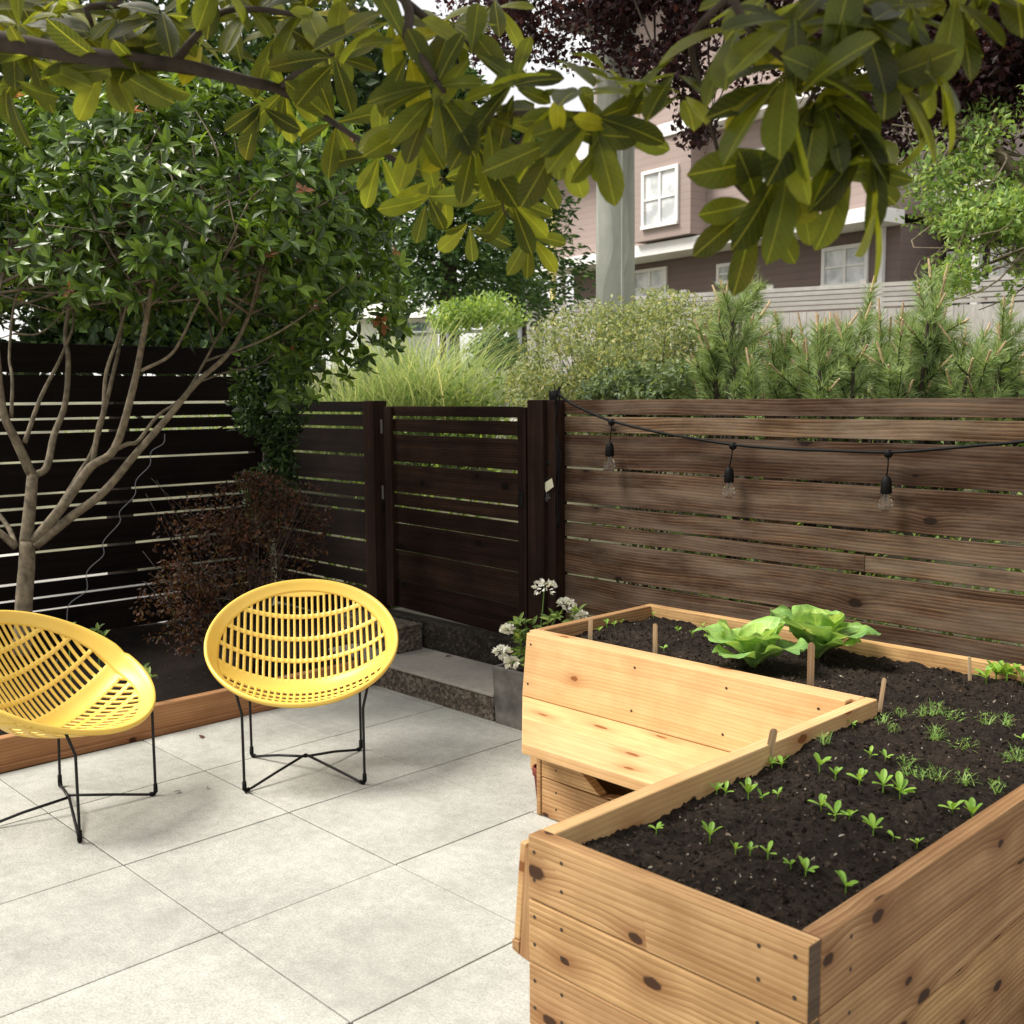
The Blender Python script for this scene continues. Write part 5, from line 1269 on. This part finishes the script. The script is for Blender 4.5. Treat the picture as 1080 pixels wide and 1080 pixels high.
# small shed with a pale roof far behind
c = at(432, 345, 19.); ux = CR[0]; uy = -CR[2]*1.; uy[2] = 0; uy /= np.linalg.norm(uy); ux = np.array([-uy[1], uy[0], 0])*1.; 
if np.dot(ux, CR[0]) < 0: ux = -ux
zr = float(at(432, 336, 19.)[2]); zp = float(at(425, 316, 19.)[2]); zg = gz(c[0], c[1])-.3
shd = empty('garden_shed', (c[0], c[1], zg)); tag(shd, 'small outbuilding with a pale sloping roof left beyond the grass', 'shed')
def sfn(a, b, z): p = c+ux*a-uy*b; return (p[0], p[1], z)
mb = MB(); mb.box((-.9, 0, zg), (.35, 2.2, zr-.002), 0, fn=sfn); addp(shd, mb, 'wall', M['white'], 0)
mb = MB(); mb.box((-.6, -.02, zr-.30), (.3, -.002, zr-.08), 0, fn=sfn); addp(shd, mb, 'window', M['bluegl'], 0)
mb = MB(); mb.hexa([sfn(-1.1, -.25, zr), sfn(.5, -.25, zr), sfn(.5, 2.4, zr), sfn(-1.1, 2.4, zr), sfn(-1.0, .9, zp), sfn(-.05, .9, zp), sfn(-.05, 1.3, zp), sfn(-1.0, 1.3, zp)], 0, .5); addp(shd, mb, 'roof', M['paleroof'], .01)

# ================================================================ TREES BEYOND
def bgtree(name, mat, cents, n, L, W, label, trunkpx, dep, r0=.14, group=None, tmpl=TS, clump=1.6, th=-.1, up=.2, stemmat='barkd', nb=40, shell=.45):
    c = at(trunkpx[0], trunkpx[1], dep); zb = gz(c[0], c[1])-.05; root_base = np.array([c[0], c[1], zb])
    st = []; c1 = at(*cents[0][:3])
    st.append(smoothpath([tuple(root_base)+(r0,), tuple(root_base*.5+c*.5)+(r0*.8,), tuple(c)+(r0*.55,), tuple(c1)+(r0*.3,)], 5))
    if len(trunkpx) > 2: st[0] = smoothpath([tuple(root_base)+(r0,), tuple(root_base*.5+c*.5)+(r0*.8,)]+[tuple(at(*q))+(r0*(.6-.1*i_),) for i_, q in enumerate(trunkpx[2])], 5)
    for k in range(nb):
        ce = cents[RNG.integers(0, len(cents))]; e = at(ce[0]+RNG.normal()*ce[3]*.45, ce[1]+RNG.normal()*ce[4]*.45, ce[2]+RNG.normal()*ce[5]*.4)
        cand = [st[0][RNG.integers(len(st[0])//2, len(st[0]))][:3] for _ in range(5)]; s_ = min(cand, key=lambda q: np.linalg.norm(q-e)); st.append(smoothpath([tuple(s_)+(r0*.13,), tuple((s_+e)/2+RNG.normal(size=3)*.22)+(r0*.07,), tuple(e)+(.003,)], 3))
    return leafcloud(name, mat, cents, n, L, W, label, 'tree', tmpl, group, up, st, stemmat, loc=tuple(root_base), clump=clump, th=th, shell=shell, parts=('crown', 'trunk'))
bgtree('purple_plum_tree', 'plum', [(960, 20, 7.6, 165, 105, .9), (1050, 70, 7.4, 110, 90, .8), (740, 40, 8.0, 95, 70, .6), (735, 130, 8.0, 26, 32, .3), (640, 10, 8.2, 120, 60, .7), (540, 20, 8.4, 80, 50, .6), (930, 130, 7.6, 60, 45, .5), (1070, 0, 7.5, 150, 120, .9), (850, -60, 7.8, 300, 80, 1.)],
       46000, .058, .036, 'dark purple-leaved tree filling the upper right background', (1150, 300, [(1130, 150, 7.6), (1000, -20, 7.7), (820, -90, 7.9), (640, -100, 8.1)]), 7.6, .16, clump=2.6, th=-.12, nb=70)
bgtree('pale_green_tree', 'lime', [(1010, 190, 7.2, 75, 55, .6), (1060, 150, 7.2, 60, 50, .6), (1040, 260, 6.9, 60, 60, .5), (1090, 210, 7., 60, 90, .6), (1000, 300, 6.9, 30, 28, .3)],
       7800, .050, .024, 'light green airy tree at the right edge in front of the porch', (1120, 330, [(1115, 250, 7.1), (1060, 170, 7.1), (1010, 130, 7.2)]), 7.1, .09, clump=3.2, th=-.02, tmpl=TS, stemmat='bark', nb=60)
def conifer(u, vtop, dep, rad, label, n=9000):
    c = at(u, vtop, dep); zb = gz(c[0], c[1]); root = empty('cedar_tree', (c[0], c[1], zb)); tag(root, label, 'tree', 'dark cedars beyond the garden')
    ht = c[2]-zb; mb = MB(); mb.tube([(c[0], c[1], zb), (c[0], c[1], c[2]-.2)], [.16, .03], 8); addp(root, mb, 'trunk', M['barkd'], 0)
    P = []; D = []; k = 0
    for t in np.arange(.02, 1., .035):
        z0_ = max(zb+.4, float(at(u, 318, dep)[2])); z = z0_+(c[2]-z0_)*t; rl = rad*(1-t)**.7+.15
        for q in range(9):
            a = RNG.uniform(0, 6.28); L = rl*RNG.uniform(.6, 1.1); m_ = int(n/260)
            tt = RNG.random(m_); sp = RNG.normal(size=m_)*.16*(1-tt*.5)
            x = np.cos(a)*tt*L-np.sin(a)*sp; y = np.sin(a)*tt*L+np.cos(a)*sp; zz = z+.05-tt*L*.28+RNG.normal(size=m_)*.05
            P.append(np.stack([c[0]+x, c[1]+y, zz], 1)); D.append(np.stack([np.full(m_, math.cos(a)), np.full(m_, math.sin(a)), RNG.normal(size=m_)*.3-.2], 1)+RNG.normal(size=(m_, 3))*.4)
    P = np.concatenate(P); D = np.concatenate(D); m_ = len(P); mb = MB(); mb.leaves(*TS, P, D, rdir(m_, 1.), .13*RNG.uniform(.6, 1.3, m_), .05, RNG.random(m_)); addp(root, mb, 'crown', M['conifer'], 0)
conifer(470, 60, 13.5, 1.5, 'dark cedar behind the gate, left of the house', 11000)
conifer(545, 120, 15.5, 1.4, 'dark cedar close to the left corner of the house', 9000)
conifer(380, 70, 23.0, 1.6, 'dark cedar seen between the garden tree and the gate', 9000)
leafcloud('hedge_bush', 'lime', [(520, 332, 12.3, 42, 22, .5), (480, 335, 12.3, 30, 18, .4)], 3200, .06, .03, 'rounded bright green bush behind the chain-link fence', 'bush', TS, stems=bstems(480, 550, 325, 12.3, 10), clump=3, th=-.2)
leafcloud('hedge_bush', 'conifer', [(522, 372, 11.8, 32, 20, .4)], 2200, .06, .03, 'dark green bush low against the chain-link fence', 'bush', TS, stems=bstems(500, 545, 365, 11.8, 8), clump=3, th=-.2)
# trees behind the left fence (seen only through gaps in the crown)
bgtree('boundary_tree', 'darkleaf', [(60, 250, 8.5, 230, 150, .8), (120, 350, 8.2, 260, 55, .5), (260, 330, 8.6, 120, 70, .5), (250, 230, 9., 170, 140, .8), (360, 130, 9.3, 120, 120, .8), (150, 60, 9, 300, 110, .8), (-150, 180, 8, 180, 200, .8), (-40, 320, 8, 110, 70, .6)], 36000, .11, .06,
       'dense green tree behind the tall left fence, glimpsed through the nearer tree', (120, 400), 8.8, .14, clump=1.8, th=-.22, nb=50)

# ================================================================ CAMERA, WORLD, LIGHT
cam = bpy.data.cameras.new('camera'); co = bpy.data.objects.new('camera', cam); COL.objects.link(co)
cam.sensor_width = 36; cam.lens = F_/1080*36; cam.clip_start = .02; cam.clip_end = 1500
cam.dof.use_dof = True; cam.dof.focus_distance = 3.9; cam.dof.aperture_fstop = 6.3
m3 = Matrix((tuple(CR[0]), tuple(-CR[1]), tuple(-CR[2]))).transposed()
co.matrix_world = Matrix.Translation(Vector(CP)) @ m3.to_4x4()
sc.camera = co
SUN = Vector((-.50, -.52, 1.0)).normalized()      # towards the sun
el = math.asin(SUN.z); az = math.atan2(SUN.x, SUN.y)
w = bpy.data.worlds.new('World'); sc.world = w; w.use_nodes = True; nt = w.node_tree
for n_ in list(nt.nodes): nt.nodes.remove(n_)
wo = nt.nodes.new('ShaderNodeOutputWorld'); bg = nt.nodes.new('ShaderNodeBackground')
sk = nt.nodes.new('ShaderNodeTexSky'); sk.sky_type = 'NISHITA'; sk.sun_disc = False; sk.sun_elevation = el; sk.sun_rotation = az; sk.dust_density = 3.; sk.air_density = 1.2
tcw = nt.nodes.new('ShaderNodeTexCoord'); nzw = N(nt, 'ShaderNodeTexNoise', {'Vector': (tcw, 0), 'Scale': 2.2, 'Detail': 6.})
cl_ = ramp(nt, nzw, [(.30, (.55, .55, .55)), (.55, (.95, .95, .95))])
mxw = mix(nt, cl_, sk, (6.4, 6.25, 6.0)); nt.links.new(mxw.outputs[2], bg.inputs[0]); bg.inputs[1].default_value = .10
nt.links.new(bg.outputs[0], wo.inputs[0])
sd = bpy.data.lights.new('sun', 'SUN'); so2 = bpy.data.objects.new('sun', sd); COL.objects.link(so2)
sd.energy = 3.4; sd.angle = R_(26); sd.color = (1, .95, .86)
so2.rotation_euler = SUN.to_track_quat('Z', 'Y').to_euler()
vs_ = sc.view_settings; vs_.view_transform = 'Standard'; vs_.look = 'None'; vs_.gamma = 1; vs_.exposure = .95
sc.cycles.max_bounces = 8; sc.cycles.transparent_max_bounces = 8
try: sc.cycles.use_denoising = True
except Exception: pass
